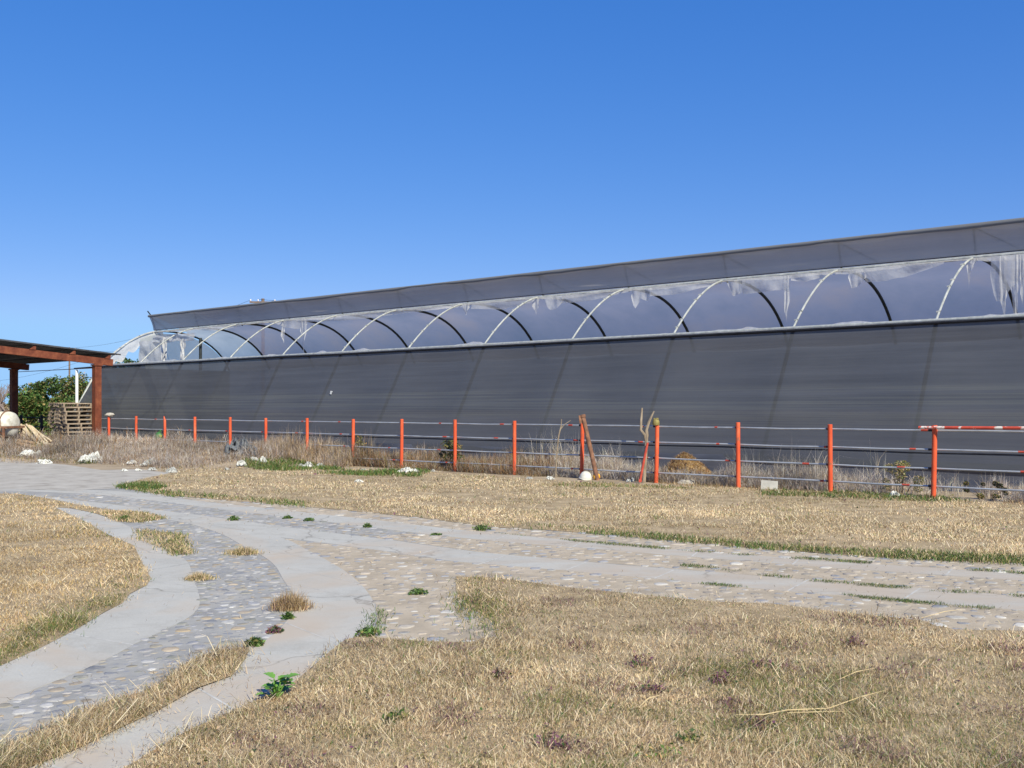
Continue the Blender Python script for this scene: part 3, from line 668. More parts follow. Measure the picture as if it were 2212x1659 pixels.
# plastic tatters hanging from the ridge and the end arch
DT = DG + 2.45
def tatter(px0, px1, prof, seed, depth_off=0.0, name='torn_film'):
    """hanging strip of film: prof gives lower edge (fraction along, pixel row)"""
    a, b = xl(px0, DT), xl(px1, DT); n_ = 14; rows = []
    fr = [p[0] for p in prof]; lo_ = [hl(px0 + (px1 - px0) * p[0], p[1], DT) for p in prof]
    for j in range(9):
        row = []
        for i in range(n_ + 1):
            t = i / n_; x = a + (b - a) * t; top = HR - .07; bot = min(top - .02, float(np.interp(t, fr, lo_)) + .016 * noise.noise((t * 9, seed, 3)))
            s = j / 8; amp = .035 + .05 * s
            row.append((x + .03 * s * noise.noise((t * 5, s * 2, seed)), 2.43 + depth_off + amp * noise.noise((t * 4, s * 1.0, seed + .5)), top + (bot - top) * s))
        rows.append(row)
    q = MB(); q.grid(rows); return q.build(name, M['tatter'], gh)
mb = MB(); rows = []; ne = 520
for j in range(4):
    row = []
    for i in range(ne + 1):
        x = fx[0] + .4 + (XR - fx[0] - .4) * i / ne; L_ = .03 + .16 * max(0, noise.noise((x * .45, 1.7, 6)) + .25) + .05 * abs(noise.noise((x * 3.1, 4.4, 2)))
        row.append((x, 2.52 - .02 * j + .025 * noise.noise((x * 2.2, j * .6, 3)), HR - .04 - L_ * j / 3))
    rows.append(row)
mb.grid(rows); mb.build('torn_film', M['tatter'], gh)
tatter(598, 664, [(0, 700), (.3, 708), (.75, 711), (1, 702)], 1)
tatter(608, 616, [(0, 712), (.5, 742), (1, 715)], 2)
tatter(650, 663, [(0, 715), (.6, 772), (1, 720)], 3)
tatter(425, 520, [(0, 712), (.4, 715), (1, 705)], 4)
tatter(640, 1000, [(0, 697), (.4, 690), (.7, 674), (1, 664)], 5)
tatter(1000, 1014, [(0, 664), (.5, 682), (1, 664)], 6)
tatter(1020, 1150, [(0, 668), (.5, 668), (1, 655)], 7)
tatter(1150, 1165, [(0, 656), (.6, 681), (1, 656)], 8)
tatter(1180, 1216, [(0, 655), (.25, 670), (.7, 667), (1, 650)], 9)
tatter(1210, 1370, [(0, 656), (.4, 650), (1, 628)], 10)
tatter(1366, 1408, [(0, 640), (.2, 668), (.45, 644), (.8, 652), (1, 640)], 11)
tatter(1405, 1560, [(0, 640), (.4, 636), (1, 612)], 12)
tatter(1572, 1610, [(0, 612), (.3, 640), (.7, 634), (1, 622)], 13)
tatter(1605, 1706, [(0, 636), (.5, 630), (.9, 626), (1, 632)], 14)
tatter(1694, 1706, [(0, 640), (.5, 700), (1, 640)], 15)
tatter(1710, 1790, [(0, 606), (.4, 610), (1, 594)], 16)
tatter(1834, 1872, [(0, 600), (.15, 624), (.6, 618), (1, 600)], 17)
tatter(1868, 2040, [(0, 610), (.25, 608), (.6, 594), (1, 570)], 18)
tatter(2088, 2112, [(0, 570), (.2, 628), (.5, 585), (1, 560)], 19)
tatter(2140, 2230, [(0, 600), (.1, 650), (.35, 652), (.45, 625), (.8, 602), (1, 600)], 20)
tatter(2160, 2176, [(0, 640), (.6, 688), (1, 640)], 21)
tatter(2184, 2202, [(0, 625), (.4, 690), (.7, 684), (1, 620)], 22)
tatter(2204, 2212, [(0, 600), (.5, 660), (1, 606)], 23)
# white film still wrapped round the end arch, loose sheets at the end
mb = MB(); rows = []
for j in range(6):
    s = j / 5
    rows.append([(fx[0] - .04 + .05 * noise.noise((w * 2, s * 3, 8)), w + .25 * s * .5, arc(max(0, w)) + .05 - s * (.34 + .45 * abs(noise.noise((w * 1.7, 4, 1))))) for w in np.linspace(.0, 2.9, 30)])
mb.grid(rows); mb.build('torn_film', M['tatterwhite'], gh)
for (pa, pb, ty, by, sd) in ((300, 352, 738, 786, 31), (350, 360, 730, 786, 32), (390, 399, 732, 782, 33), (330, 420, 726, 742, 34)):
    q = MB(); rows = []; D2 = DG + 1.6; ht, hb = hl(pa, ty, D2), hl(pa, by, D2)
    for j in range(9):
        s = j / 8; rows.append([(xl(pa + (pb - pa) * (i / 10), D2) + .06 * noise.noise((i * .5, s * 3, sd)), 1.6 + .14 * noise.noise((i * .7, s * 2, sd)), ht + (hb - ht) * s + .08 * noise.noise((i * .6, 5, sd))) for i in range(11)])
    q.grid(rows); q.build('torn_film', M['tatterwhite'], gh)

# ------------------------------------------------------------------ open shed on the left
DP = 17.7
sh = empty('open_shed', wl(xl(209, DP), DP), ROT)
tag(sh, 'open shed with red oxide steel posts and beams under a dark sheet roof', 'shed')
SL = .0785
def bh(y): return 3.06 - SL * y                             # underside of the beam at local y
for k in range(3):
    x = -6.55 * k
    mb = MB(); mb.box((x, 0, 1.48), (.23, .23, 3.12)); mb.box((x, 0, 3.03), (.30, .30, .05)); mb.build('post', M['rust'], sh, smooth=False)
    if k: pass
    mb = MB(); mb.bar((x, .55, bh(.55) + .115), (x, -7.5, bh(-7.5) + .115), .20, .23); mb.build('beam', M['rust'], sh, smooth=False)
    mb = MB(); mb.box((x, -7.0, 1.75), (.23, .23, 3.6)); mb.build('post', M['rust'], sh, smooth=False)
for y in (.42, -.85, -2.2, -3.45, -4.7, -5.95, -7.2):
    mb = MB(); z0 = bh(y) + .235
    mb.bar((.10, y, z0 + .085), (-14.5, y, z0 + .085), .05, .17)
    mb.add([(.125, y + .03, z0), (.125, y - .20, z0), (.125, y + .03, z0 + .17), (.11, y + .03, z0), (.11, y - .20, z0), (.11, y + .03, z0 + .17)], [(0, 1, 2), (3, 5, 4), (0, 2, 5, 3), (1, 4, 5, 2), (0, 3, 4, 1)], 1)
    mb.build('purlin', [M['sheet'], M['rust']], sh, smooth=False)  # dark sheet colour on the purlin bodies paints the shade under the roof
mb = MB(); rows0 = []; rows1 = []
ys = np.linspace(.78, -7.8, 10); xs_ = np.linspace(.16, -14.8, 300)
for y in ys:
    rows0.append([(x, y, bh(y) + .425 + .012 * math.sin(x * 30)) for x in xs_]); rows1.append([(x, y, bh(y) + .417 + .012 * math.sin(x * 30)) for x in xs_])
mb.grid(rows0); mb.grid([r[::-1] for r in rows1]); mb.build('roof_sheet', M['sheet'], sh)
mb = MB(); mb.bar((.17, .80, bh(.8) + .42), (.17, -7.8, bh(-7.8) + .42), .01, .05); mb.build('roof_edge', M['sheet'], sh, smooth=False)
mb = MB(); mb.tube([(0, 0, 2.93), (-6.55, 0, 2.93)], .012, 6); mb.build('tie_rod', M['rustpipe'], sh)

# pallets stacked against the fence beside the shed post
PG = 'pallets in the stack beside the shed post'
pc = at(147, 880, 35.1); pc.z = 0
def make_pallet():
    mb = MB()                                              # local x to the right along the fence, y away; corner at origin
    L_, D_ = 1.15, 1.05
    for y in (.05, D_ / 2, D_ - .05):                      # stringers with two notches
        mb.box((-L_ / 2, y, .098), (L_, .05, .036), jit=.003)
        for x, w_ in ((-.09, .18), (-L_ / 2, .34), (-L_ + .09, .18)): mb.box((x, y, .05), (w_, .046, .06), jit=.003)
    for k in range(7): mb.box((-.05 - k * (L_ - .1) / 6, D_ / 2, .127), (.10, D_, .020), jit=.005)
    for x in (-.05, -L_ * .36, -L_ * .64, -L_ + .05): mb.box((x, D_ / 2, .0105), (.10, D_, .019), jit=.005)
    return mb.build('pallet', M['pallet'], smooth=False)
pallet0 = make_pallet(); NP = 12
desc = ['lowest wooden pallet of the stack beside the rusty shed post', 'second wooden pallet from the bottom of the stack', 'third wooden pallet from the bottom of the stack', 'fourth wooden pallet from the bottom of the stack',
        'fifth wooden pallet from the bottom of the stack', 'sixth wooden pallet from the bottom, in the middle of the stack', 'seventh pallet from the bottom, just above the middle of the stack', 'eighth wooden pallet from the bottom of the stack',
        'fourth wooden pallet from the top of the stack', 'third wooden pallet from the top of the stack', 'wooden pallet just below the topmost one of the stack', 'topmost tilted wooden pallet of the stack']
for k in range(NP):
    o = pallet0 if k == 0 else pallet0.copy()
    if k: COL.objects.link(o)
    o.location = pc + Vector((random.uniform(-.05, .05) - .012 * k, random.uniform(-.05, .05), .141 * k)); o.rotation_euler = (0, R(1.5) if k == NP - 1 else 0, ROT + R(random.uniform(-3.5, 3.5)))
    tag(o, desc[k], 'pallet', PG)

# white spray tank on a rusty frame, at the left edge
tp = at(3, 880, 34.0); tp.z = 0
tk = empty('spray_tank', (tp.x, tp.y, 0), R(-8)); tag(tk, 'white plastic tank lying in a rusty steel cradle under the shed', 'tank')
mb = MB(); prof = [(.0, .50), (.20, .495), (.33, .46), (.40, .40), (.43, .30), (.435, .0), (.435, -.7), (.40, -.95), (0, -1.0)]
mb.lathe([(max(r, .002), z) for r, z in prof], (0, 0, .98), 28, Matrix.Rotation(R(90), 4, 'Y')); mb.build('tank_shell', M['tank'], tk)
mb = MB(); mb.tube([(.22, .445 * math.cos(a), .98 + .445 * math.sin(a)) for a in np.linspace(0, 2 * math.pi, 25)], .022, 6)
mb.build('strap', M['rustpipe'], tk); mb = MB(); mb.tube([(-.55, .445 * math.cos(a), .98 + .445 * math.sin(a)) for a in np.linspace(0, 2 * math.pi, 25)], .022, 6); mb.build('strap', M['rustpipe'], tk)
mb = MB()
for y in (-.47, .47):
    mb.bar((-1.2, y, .90), (.52, y, .90), .05, .07)
    for x in (-1.1, -.2, .40): mb.bar((x, y, .22), (x, y, .90), .06, .06, up=(1, 0, 0))
mb.bar((.50, -.47, .90), (.50, .47, .90), .05, .07); mb.bar((.40, -.47, .30), (.40, .47, .30), .06, .06); mb.bar((-1.2, -.47, .26), (.8, -.60, .26), .06, .08); mb.bar((-1.2, .47, .26), (.6, .47, .26), .06, .08)
mb.build('cradle', M['rustpipe'], tk, smooth=False)
mb = MB(); mb.tube([(.1 + .35 * math.sin(a) * .6, -.47 - .02 * a, .95 + .42 * math.cos(a)) for a in np.linspace(-1.2, 3.4, 24)], .018, 6)
mb.tube([(-.35, -.5, .5), (0, -.56, .70), (.35, -.52, .62), (.5, -.5, .42)], .016, 6); mb.build('hose', M['log'], tk)
mb = MB(); mb.lathe([(.10, 1.38), (.13, 1.40), (.13, 1.47), (.05, 1.49)], (-.25, 0, 0), 14); mb.build('lid', M['blackpipe'], tk)
pb = make_pallet(); pb.location = (tp.x + .62, tp.y - .75, .0); pb.rotation_euler = (0, 0, R(-12)); pb.scale = (1.2, 1, 1.1)
tag(pb, 'wooden pallet lying on the ground under the white tank', 'pallet')

# pile of peeled poles and logs
PGp = 'poles in the wood pile beside the white tank'
def pole(a, b, r, label, mat='pole', name='wooden_pole'):
    a = Vector(a); b = Vector(b); mid_ = (a + b) / 2 + Vector((random.uniform(-.02, .02), random.uniform(-.02, .02), random.uniform(-.02, .02)))
    q = MB(); q.tube([a, mid_, b], [r, r * .97, r * .9], 10, jit=.06)
    return tag(q.build(name, M[mat]), label, 'pole', PGp)
top = [(46, 918), (52, 919), (57, 917), (63, 920), (68, 921), (73, 926), (44, 930), (43, 936), (46, 944), (50, 950)]
bot = [(72, 950), (80, 956), (88, 954), (96, 958), (102, 955), (110, 952), (86, 962), (78, 962), (98, 964), (106, 960)]
pl = ['leftmost pale pole of the leaning fan beside the tank', 'pale leaning pole, second of the fan from the tank', 'pale leaning pole, third of the fan from the tank', 'thick pale leaning pole in the middle of the fan',
      'pale leaning pole just right of the middle of the fan', 'outermost pale leaning pole on the pallet side of the fan', 'pale pole lying low under the fan beside the tank', 'short pale pole below the fan against the tank frame', 'lowest pale pole of the fan', 'pale pole lowest on the pallet side']
for i, (tq, bq) in enumerate(zip(top, bot)):
    a = at(tq[0], tq[1], 35.8 - .06 * i); b = at(bq[0], bq[1], 34.3 - .05 * i); pole(a, b, .034 + .014 * (i % 3 == 0), pl[i])
for i, (pa, ya, pb_, yb, d) in enumerate(((40, 952, 74, 958, 33.7), (36, 957, 80, 966, 33.5), (46, 962, 84, 969, 33.4), (58, 960, 100, 962, 33.8), (38, 966, 70, 972, 33.3))):
    pole(at(pa, ya, d), at(pb_, yb, d - .2), .065 - .006 * i, ['thick brown log lying on top at the foot of the pole fan', 'brown log lying across the front of the wood pile', 'thinner brown log at the front of the wood pile', 'brown log end pointing at the pallets from the pile', 'lowest brown log in front of the wood pile'][i], 'log', 'log')

# ------------------------------------------------------------------ mound of soil with dead weeds on the left
def mound_h(P):                                             # P Nx2 world
    s = P @ np.array([SA, -CA]); w = P @ np.array(N)
    x1, x2 = xl(128, DF), xl(760, DF)
    e = np.clip((s - x1) / 2.0, 0, 1) * np.clip((x2 - s) / 5.0, 0, 1)
    f = np.clip((w - (DF - 4.3)) / 2.4, 0, 1); b_ = np.clip((DF + 2.2 - w) / 1.2, 0, 1)
    sm = lambda t: t * t * (3 - 2 * t)
    return .36 * sm(e) * sm(f) * sm(b_) * (.75 + .5 * (fnoise(P, 1.1, 31) - .2))
xsn = np.linspace(xl(110, DF), xl(780, DF), 90); wsn = np.linspace(DF - 4.5, DF + 2.4, 26)
PP = np.array([[x * SA + w * N[0], -x * CA + w * N[1]] for w in wsn for x in xsn]); hh = mound_h(PP) - .012
mb = MB(); mb.grid([[(*PP[i * 90 + j], hh[i * 90 + j]) for j in range(90)] for i in range(26)])
tag(mb.build('soil_mound', M['ground']), 'low bank of soil under the dead weeds along the fence', 'ground', None, 'structure')

# ------------------------------------------------------------------ crumpled scraps
def crumple(name, px0, py0, px1, py1, mat, label, cat, group=None, hf=1.0, seed=0, lift=0.0, flat=False):
    """crumpled sheet lying on the ground: spans px0..px1, foot at py1"""
    base = g((px0 + px1) / 2, py1)
    zz = 0.0
    for _ in range(14):                                     # meet the bank of soil under the line of sight
        d = (CAMH - zz) * F / (py1 - HY); base = Vector((((px0 + px1) / 2 - CX) / F * d, d, 0)); zz = .5 * zz + .5 * float(mound_h(np.array([[base.x, base.y]]))[0])
    d = base.y + .08; w = (px1 - px0) / F * d; h = max(.03, (py1 - py0) / F * d * .95) * hf
    n_ = 27; rows = []; dp = max(.14, min(w * .7, .55)); lift += float(mound_h(np.array([[base.x, base.y + dp * .3]]))[0])
    for i in range(n_):
        row = []
        for j in range(n_):
            u = i / (n_ - 1) * 2 - 1; v = j / (n_ - 1) * 2 - 1
            x = u * math.sqrt(1 - v * v / 2); y = v * math.sqrt(1 - u * u / 2); rr = math.hypot(x, y); an = math.atan2(y, x)
            o_ = .9 + .55 * noise.noise((math.cos(an) * 1.7, math.sin(an) * 1.7, seed)) + .25 * noise.noise((math.cos(an) * 4, math.sin(an) * 4, seed + 2))
            bl = .5 + .9 * noise.noise((x * w * 3.2 + seed, y * 1.4, seed + 1.1)); rid = 1 - abs(noise.noise((x * 2.6, y * 2.6, seed + 3.3))) * 2.6; rid2 = 1 - abs(noise.noise((x * 6, y * 6, seed + 7.7))) * 2.4
            z = h * (1 - rr ** 3) * max(.06, .12 + .6 * bl + .36 * rid + .26 * rid2)
            row.append(Vector((x * w / 2 * o_ + .10 * h * noise.noise((u * 5, v * 5, seed + 11)), y * dp / 2 * o_ + .3 * h * noise.noise((u * 4, v * 4, seed + 21)), max(.004, z) + lift + .01)))
        rows.append(row)
    q = MB(); q.grid(rows); keep = []
    for f_ in q.f:                                          # ragged holes and torn edge
        i_, j_ = divmod(f_[0], n_); e_ = max(abs(i_ - 13), abs(j_ - 13)) / 13
        if noise.noise((i_ * .33, j_ * .33, seed + 31)) + .35 * e_ ** 3 < .42: keep.append(f_)
    q.f = keep; q.m = [0] * len(keep); o = q.build(name, mat, smooth=False)
    o.location = (base.x, base.y + dp / 2 * .6, 0)
    return tag(o, label, cat, group)
SG_ = 'scraps of white plastic in the weeds'
lst = [(162, 971, 221, 1000, 'scrap', 'long shredded white plastic sheet in the weeds right of the pallets'), (200, 949, 237, 961, 'scrap', 'white plastic sheet at the foot of the rusty shed post'),
       (258, 986, 269, 994, 'scrap', 'tiny white scrap just left of the brightest white bag in the weeds'), (271, 990, 295, 1003, 'scrap', 'bright white crumpled bag at the edge of the dead weeds'),
       (300, 985, 342, 1007, 'scrapgrey', 'large grey crumpled sheet right of the bright white bag'), (259, 1010, 275, 1019, 'scrap', 'flat white scrap on the gravel below the bright white bag'),
       (289, 1010, 306, 1018, 'scrap', 'small white scrap on the gravel between two flat ones'), (315, 1006, 338, 1017, 'scrapgrey', 'dull grey scrap on the gravel under the large grey sheet'),
       (354, 1004, 381, 1022, 'scrapgrey', 'dirty pale clump of plastic at the right end of the gravel scraps'), (509, 991, 532, 1007, 'scrap', 'white bag with a dark hole left of the green grass patch'),
       (538, 984, 559, 996, 'scrap', 'white plastic lump below the grey tarp heap'), (560, 984, 577, 1000, 'scrap', 'white tilted plastic piece right of the tarp heap'),
       (484, 1007, 494, 1016, 'scrapgrey', 'very small grey scrap on the dry soil left of the white bag'), (643, 999, 655, 1008, 'scrapgrey', 'small scrap leaning on the left of the big white lump by the fence'),
       (654, 991, 680, 1010, 'scrap', 'big white lump at the foot of a fence post'), (679, 997, 700, 1009, 'scrapgrey', 'grey white folded scrap on the right of the big white lump'),
       (761, 1034, 788, 1043, 'scrap', 'flat white scrap alone on the dry grass'), (855, 1004, 902, 1022, 'scrap', 'long white rag in the green grass under the fence'),
       (775, 1010, 793, 1017, 'scrapgrey', 'thin scrap in the bright green grass'), (912, 1001, 926, 1008, 'scrap', 'small white scrap behind the long white rag'), (930, 1011, 941, 1020, 'scrapgrey', 'small grey scrap right of the long white rag'),
       (1135, 1028, 1153, 1036, 'scrapgrey', 'grey scrap between a fence post and the thin branch'), (1178, 1025, 1199, 1037, 'scrap', 'white scrap at the foot of the thin upright branch'),
       (32, 970, 98, 987, 'scrap', 'long white plastic heap in front of the wood pile'), (75, 984, 112, 1003, 'scrap', 'trailing white plastic strip in front of the pallets'),
       (1352, 1032, 1364, 1042, 'scrap', 'left one of two small white paper scraps near the forked branch'), (1363, 1028, 1373, 1041, 'scrap', 'right upright one of two small white paper scraps near the forked branch'),
       (1920, 1055, 1949, 1075, 'scrap', 'crumpled white bag by the fence near the right hand post')]
for i, (a, b, c, d, mt, lb) in enumerate(lst): crumple('plastic_scrap', a, b, c, d, M[mt], lb, 'scrap', SG_, .72, i * 3.7 + 1)

def local_pts(pxa, pxb, wa, wb, n):                         # along fence coordinates
    xx = rng.uniform(xl(pxa, DF), xl(pxb, DF), n); ww = rng.uniform(wa, wb, n)
    return np.c_[xx * SA + ww * N[0], -xx * CA + ww * N[1]]
def weeds(name, P, hmin, hmax, weights, label, wfac=1.0, lean=.5, twig=True):
    n = len(P); z = mound_h(P); f = .3 + 1.25 * np.clip(fnoise(P, 2.3, 17), 0, 1.3) ** 1.6
    H = rng.uniform(hmin, hmax, n) * f; W = rng.uniform(.003, .007, n) * np.maximum(1, P[:, 1] / 16) * wfac
    C = pick(n, weights, .25) * (.72 + .5 * fnoise(P, 1.9, 23)[:, None])
    d1 = blades_data(np.c_[P, z], H, W, C, lean=lean, leanvar=.6)
    if twig:                                                # side sprigs part way up
        k = n; V0 = d1[0].reshape(n, 5, 3); sp = (V0[:, 2] + V0[:, 3]) / 2
        d2 = blades_data(sp, H * .5, W * .7, C * rng.uniform(.85, 1.15, (n, 1)), lean=1.1, leanvar=.7)
        d1 = join_data(d1, d2)
    o = np_obj(name, d1, M['grass']); return tag(o, label, 'weeds', None, 'stuff')
P = local_pts(118, 660, DF - 4.3, DF + .6, 62000)
P = P[(fnoise(P, 1.3, 44) + rng.uniform(-.25, .25, len(P)) > .33) & (mound_h(P) > .012)]
weeds('dead_weeds', P, .12, .50, {'grey': 7, 'ash': 2, 'tan': 1.4, 'brown': 3, 'rusty': .4}, 'tangle of grey brown dead weeds on the bank by the wood pile', lean=.95)
P = local_pts(560, 780, DF - .7, DF + 1.2, 8000)
weeds('dead_weeds', P, .2, .7, {'grey': 5, 'tan': 3, 'straw': 1, 'brown': 3}, 'tall dead stalks behind the grey tarp heap', lean=.55)
P = local_pts(620, 1180, DF - .1, DF + 1.6, 28000)
weeds('dead_weeds', P, .15, .5, {'grey': 4, 'tan': 2, 'brown': 5, 'rusty': 2, 'olive': 1}, 'brown dead weeds behind the middle of the fence', lean=.85)
P = local_pts(1150, 2900, DF + .05, DF + 1.75, 64000); P = P[fnoise(P, 1.5, 66) + rng.uniform(-.2, .2, len(P)) > .28]
weeds('dead_weeds', P, .12, .54, {'grey': 4, 'ash': 5, 'tan': 2, 'brown': 1.5}, 'ash grey dead weeds behind the right part of the fence', lean=.75)
P = local_pts(1000, 2900, DF + .5, DF + 1.6, 2200); P = P[fnoise(P, 2.5, 67) > .50]
weeds('dead_weeds', P, .4, .85, {'ash': 4, 'pale': 2}, 'tall bleached stalks against the foot of the greenhouse wall', lean=.3)
P = local_pts(1150, 2900, DF - .5, DF + .4, 9000); P = P[fnoise(P, 1.9, 70) > .42]
weeds('dead_weeds', P, .06, .2, {'rusty': 2, 'tan': 3, 'brown': 3, 'olive': 2, 'straw': 2}, 'low brown litter along the foot of the fence', lean=1.0, twig=False)
P = local_pts(115, 420, DF - 5.4, DF - 3.4, 6000)
weeds('dead_weeds', P, .03, .10, {'grey': 4, 'tan': 3, 'brown': 1, 'olive': 1}, 'sparse low weeds at the edge of the gravel', lean=1.0, twig=False)
P = local_pts(250, 720, DF - 4.6, DF - .6, 9000); P = P[fnoise(P, 1.7, 99) + rng.uniform(-.2, .2, len(P)) > .5]
weeds('dead_weeds', P, .05, .2, {'grey': 4, 'tan': 3, 'brown': 2, 'olive': 2}, 'sparse dry weeds on the bare soil by the gravel corner', lean=.9)
P = local_pts(150, 480, DF - 4.6, DF - 2.5, 6000); P = P[fnoise(P, 2.2, 101) > .6]
weeds('green_weeds', P, .06, .2, {'green': 4, 'olive': 4, 'dgreen': 2}, 'green weeds coming up between the scraps by the gravel', lean=.9)

# ------------------------------------------------------------------ green grass patches and small plants
def green_patch(pix, n, h, label, weights=None, lean=.9, ww=1.0, gap=.42, jit=.05):
    P = screen_pts(pix, n); f = fnoise(P, 4, 12); ed = edge_dist(P, G2(pix)); k = (f + rng.uniform(-.3, .3, n) > .32)
    P = P[k & (fnoise(P, 1.7, 91) > gap)]; P = P + rng.normal(0, jit, P.shape); n = len(P)
    H = h * rng.uniform(.5, 1.2, n); W = rng.uniform(.003, .006, n) * np.maximum(1, P[:, 1] / 6) * ww
    o = blades('green_grass', np.c_[P, mound_h(P) + .01], H, W, pick(n, weights or {'green': 5, 'dgreen': 2, 'olive': 3}), M['grass'], lean=lean)
    return tag(o, label, 'grass', None, 'stuff')
green_patch([(520, 1000), (640, 1003), (760, 1010), (860, 1012), (930, 1020), (900, 1032), (760, 1028), (600, 1020), (530, 1012)], 9000, .13, 'fresh green grass along the foot of the fence around the white lumps')
edge = []
for i in range(len(upper_bot) - 1): edge.append(upper_bot[i])
green_patch([(x, y - 9) for x, y in upper_bot] + [(x, y + 3) for x, y in upper_bot[::-1]], 12000, .08, 'green tufts along the edge of the dry grass strip by the road', {'green': 5, 'dgreen': 2, 'olive': 3, 'straw': 1})
green_patch([(1840, 1190), (2000, 1198), (2212, 1206), (2600, 1232), (2600, 1250), (2212, 1222), (2000, 1212), (1840, 1204)], 3600, .10, 'lush green grass along the road at the right end of the dry strip', {'green': 4, 'dgreen': 2, 'olive': 4, 'straw': 2}, gap=.40, jit=.09)
green_patch([(255, 1052), (290, 1040), (330, 1044), (360, 1052), (330, 1060), (280, 1058)], 3500, .10, 'green tuft at the corner where the dry grass strip begins')
green_patch([(1640, 1062), (1760, 1060), (1960, 1068), (2110, 1086), (1960, 1084), (1800, 1076), (1650, 1072)], 5200, .09, 'green weeds on the ground near the concrete block and the fence', {'green': 4, 'dgreen': 3, 'olive': 3, 'tan': 2})
green_patch([(1000, 1028), (1180, 1038), (1300, 1044), (1420, 1050), (1500, 1056), (1400, 1066), (1200, 1056), (1000, 1040)], 4200, .07, 'thin green grass below the middle of the fence', {'green': 3, 'olive': 4, 'tan': 3})
green_patch([(970, 1246), (990, 1240), (1060, 1330), (1085, 1372), (1065, 1378), (1005, 1308)], 2600, .055, 'green fringe at the corner of the near lawn', {'green': 3, 'olive': 5, 'tan': 3}, jit=.11)
green_patch([(895, 1232), (915, 1228), (985, 1272), (970, 1280)], 900, .07, 'green line of grass in the dusty triangle')
green_patch([(300, 1146), (390, 1158), (418, 1208), (395, 1212), (350, 1182), (296, 1170)], 3600, .07, 'half green grass patch overgrowing the left curved track', {'olive': 4, 'green': 2, 'straw': 4, 'tan': 3})
green_patch([(205, 1104), (300, 1110), (356, 1121), (300, 1130), (255, 1127)], 4200, .07, 'shaggy grass tongue between the two left tracks', {'olive': 3, 'tan': 5, 'straw': 4, 'green': 1})
green_patch([(790, 1272), (806, 1272), (826, 1300), (818, 1368), (800, 1368), (812, 1320)], 420, .06, 'green tufts along the right edge of the curved track', gap=.5, jit=.05)
for pts, lb in (([(1110, 1186), (1300, 1196), (1500, 1222), (1800, 1258), (2212, 1288), (2212, 1294), (1800, 1264), (1500, 1229), (1300, 1204)], 'thin green line in the joint above the lower straight track'),
                ([(1220, 1232), (1500, 1259), (1850, 1289), (2212, 1321), (2212, 1327), (1850, 1295), (1500, 1264), (1220, 1237)], 'thin green line in the joint below the lower straight track'),
                ([(1060, 1152), (1300, 1173), (1600, 1197), (2212, 1238), (2212, 1243), (1600, 1202), (1300, 1178)], 'thin green line in the joint above the upper straight track')):
    P = screen_pts(pts, 5200); P = P[(fnoise(P, 2.1, 88) > .42) & (fnoise(P, 9.0, 89) + rng.uniform(-.2, .2, len(P)) > .52)]; n = len(P)
    o = blades('green_grass', np.c_[P, np.full(n, .01)], rng.uniform(.012, .036, n), rng.uniform(.002, .005, n) * np.maximum(1, P[:, 1] / 7), pick(n, {'green': 3, 'dgreen': 5, 'olive': 3}), M['grass'], lean=.9)
    tag(o, lb, 'grass', None, 'stuff')
def tussock(px, py, w, h, n, weights, label, name='grass_tussock', cat='tussock', group=None, lean=.75):
    c = g(px, py); P = rng.normal(size=(n, 2)) * np.array([w / 5, w / 6.5]); r = np.linalg.norm(P / np.array([w / 5, w / 6.5]), axis=1)
    H = h * rng.uniform(.5, 1.15, n) * np.clip(1.15 - r * .22, .3, 1.2); W = rng.uniform(.002, .0045, n) * max(1, c.y / 6)
    o = blades(name, np.c_[P, np.full(n, .012)], H, W, pick(n, weights, .25), M['grass'], lean=lean, leanvar=.4)
    o.location = c; return tag(o, label, cat, group)
tussock(628, 1318, .32, .16, 1500, {'tan': 4, 'straw': 3, 'brown': 4, 'gold': 2, 'purple': .6}, 'brown bushy grass tussock on the edge of the wide curved track')
tussock(430, 1254, .30, .08, 700, {'straw': 4, 'tan': 3, 'olive': 3}, 'small straw tussock at the edge of the left curved track')
tussock(526, 1198, .42, .09, 900, {'straw': 4, 'tan': 3, 'olive': 4}, 'flat green and straw tussock in the middle of the cobbles')
GP = 'small green weeds growing on the driveway'
def weed_plant(px, py, w, h, n, label, weights, group=GP, name='weed_plant', ls=.03):
    c = g(px, py); n_ = n; P = np.clip(rng.normal(size=(n_, 3)), -1.7, 1.7) * np.array([w / 4.5, w / 5.5, 0]); P[:, 2] = rng.uniform(.01, h, n_) * np.clip(1.2 - np.linalg.norm(P[:, :2], axis=1) / w * 1.6, .2, 1)
    L1 = leaves_data(P, rng.uniform(.6, 1.3, n_) * ls, pick(n_, weights, .25)); nb = n_ // 2
    B1 = blades_data(np.c_[np.clip(rng.normal(size=(nb, 2)), -1.8, 1.8) * w / 7, np.full(nb, .01)], rng.uniform(.6, 1.2, nb) * h * 1.2, np.full(nb, .006), pick(nb, weights, .2), lean=.9)
    o = np_obj(name, join_data(L1, B1), M['leaf']); o.location = c; return tag(o, label, 'weed', group)
gw = {'green': 5, 'dgreen': 3, 'olive': 1}
weed_plant(550, 1396, .15, .06, 160, 'low bluish green weed beside the strip of shaggy grass', gw)
weed_plant(622, 1338, .11, .05, 120, 'tiny green weed at the foot of the brown tussock', gw)
weed_plant(594, 1368, .13, .05, 140, 'dark purple weed on the rim of the wide curved track', {'purple': 4, 'dgreen': 2, 'brown': 2}, None)
weed_plant(505, 1125, .20, .07, 140, 'green weed on the grey cobbles nearest the left lawn', gw)
weed_plant(622, 1121, .16, .05, 110, 'green weed on the grey cobbles, second from the left lawn', gw)
weed_plant(668, 1126, .18, .05, 110, 'green weed on the grey cobbles, third from the left lawn', gw)
weed_plant(794, 1140, .14, .06, 110, 'green weed on the grey cobbles, farthest from the left lawn', gw)
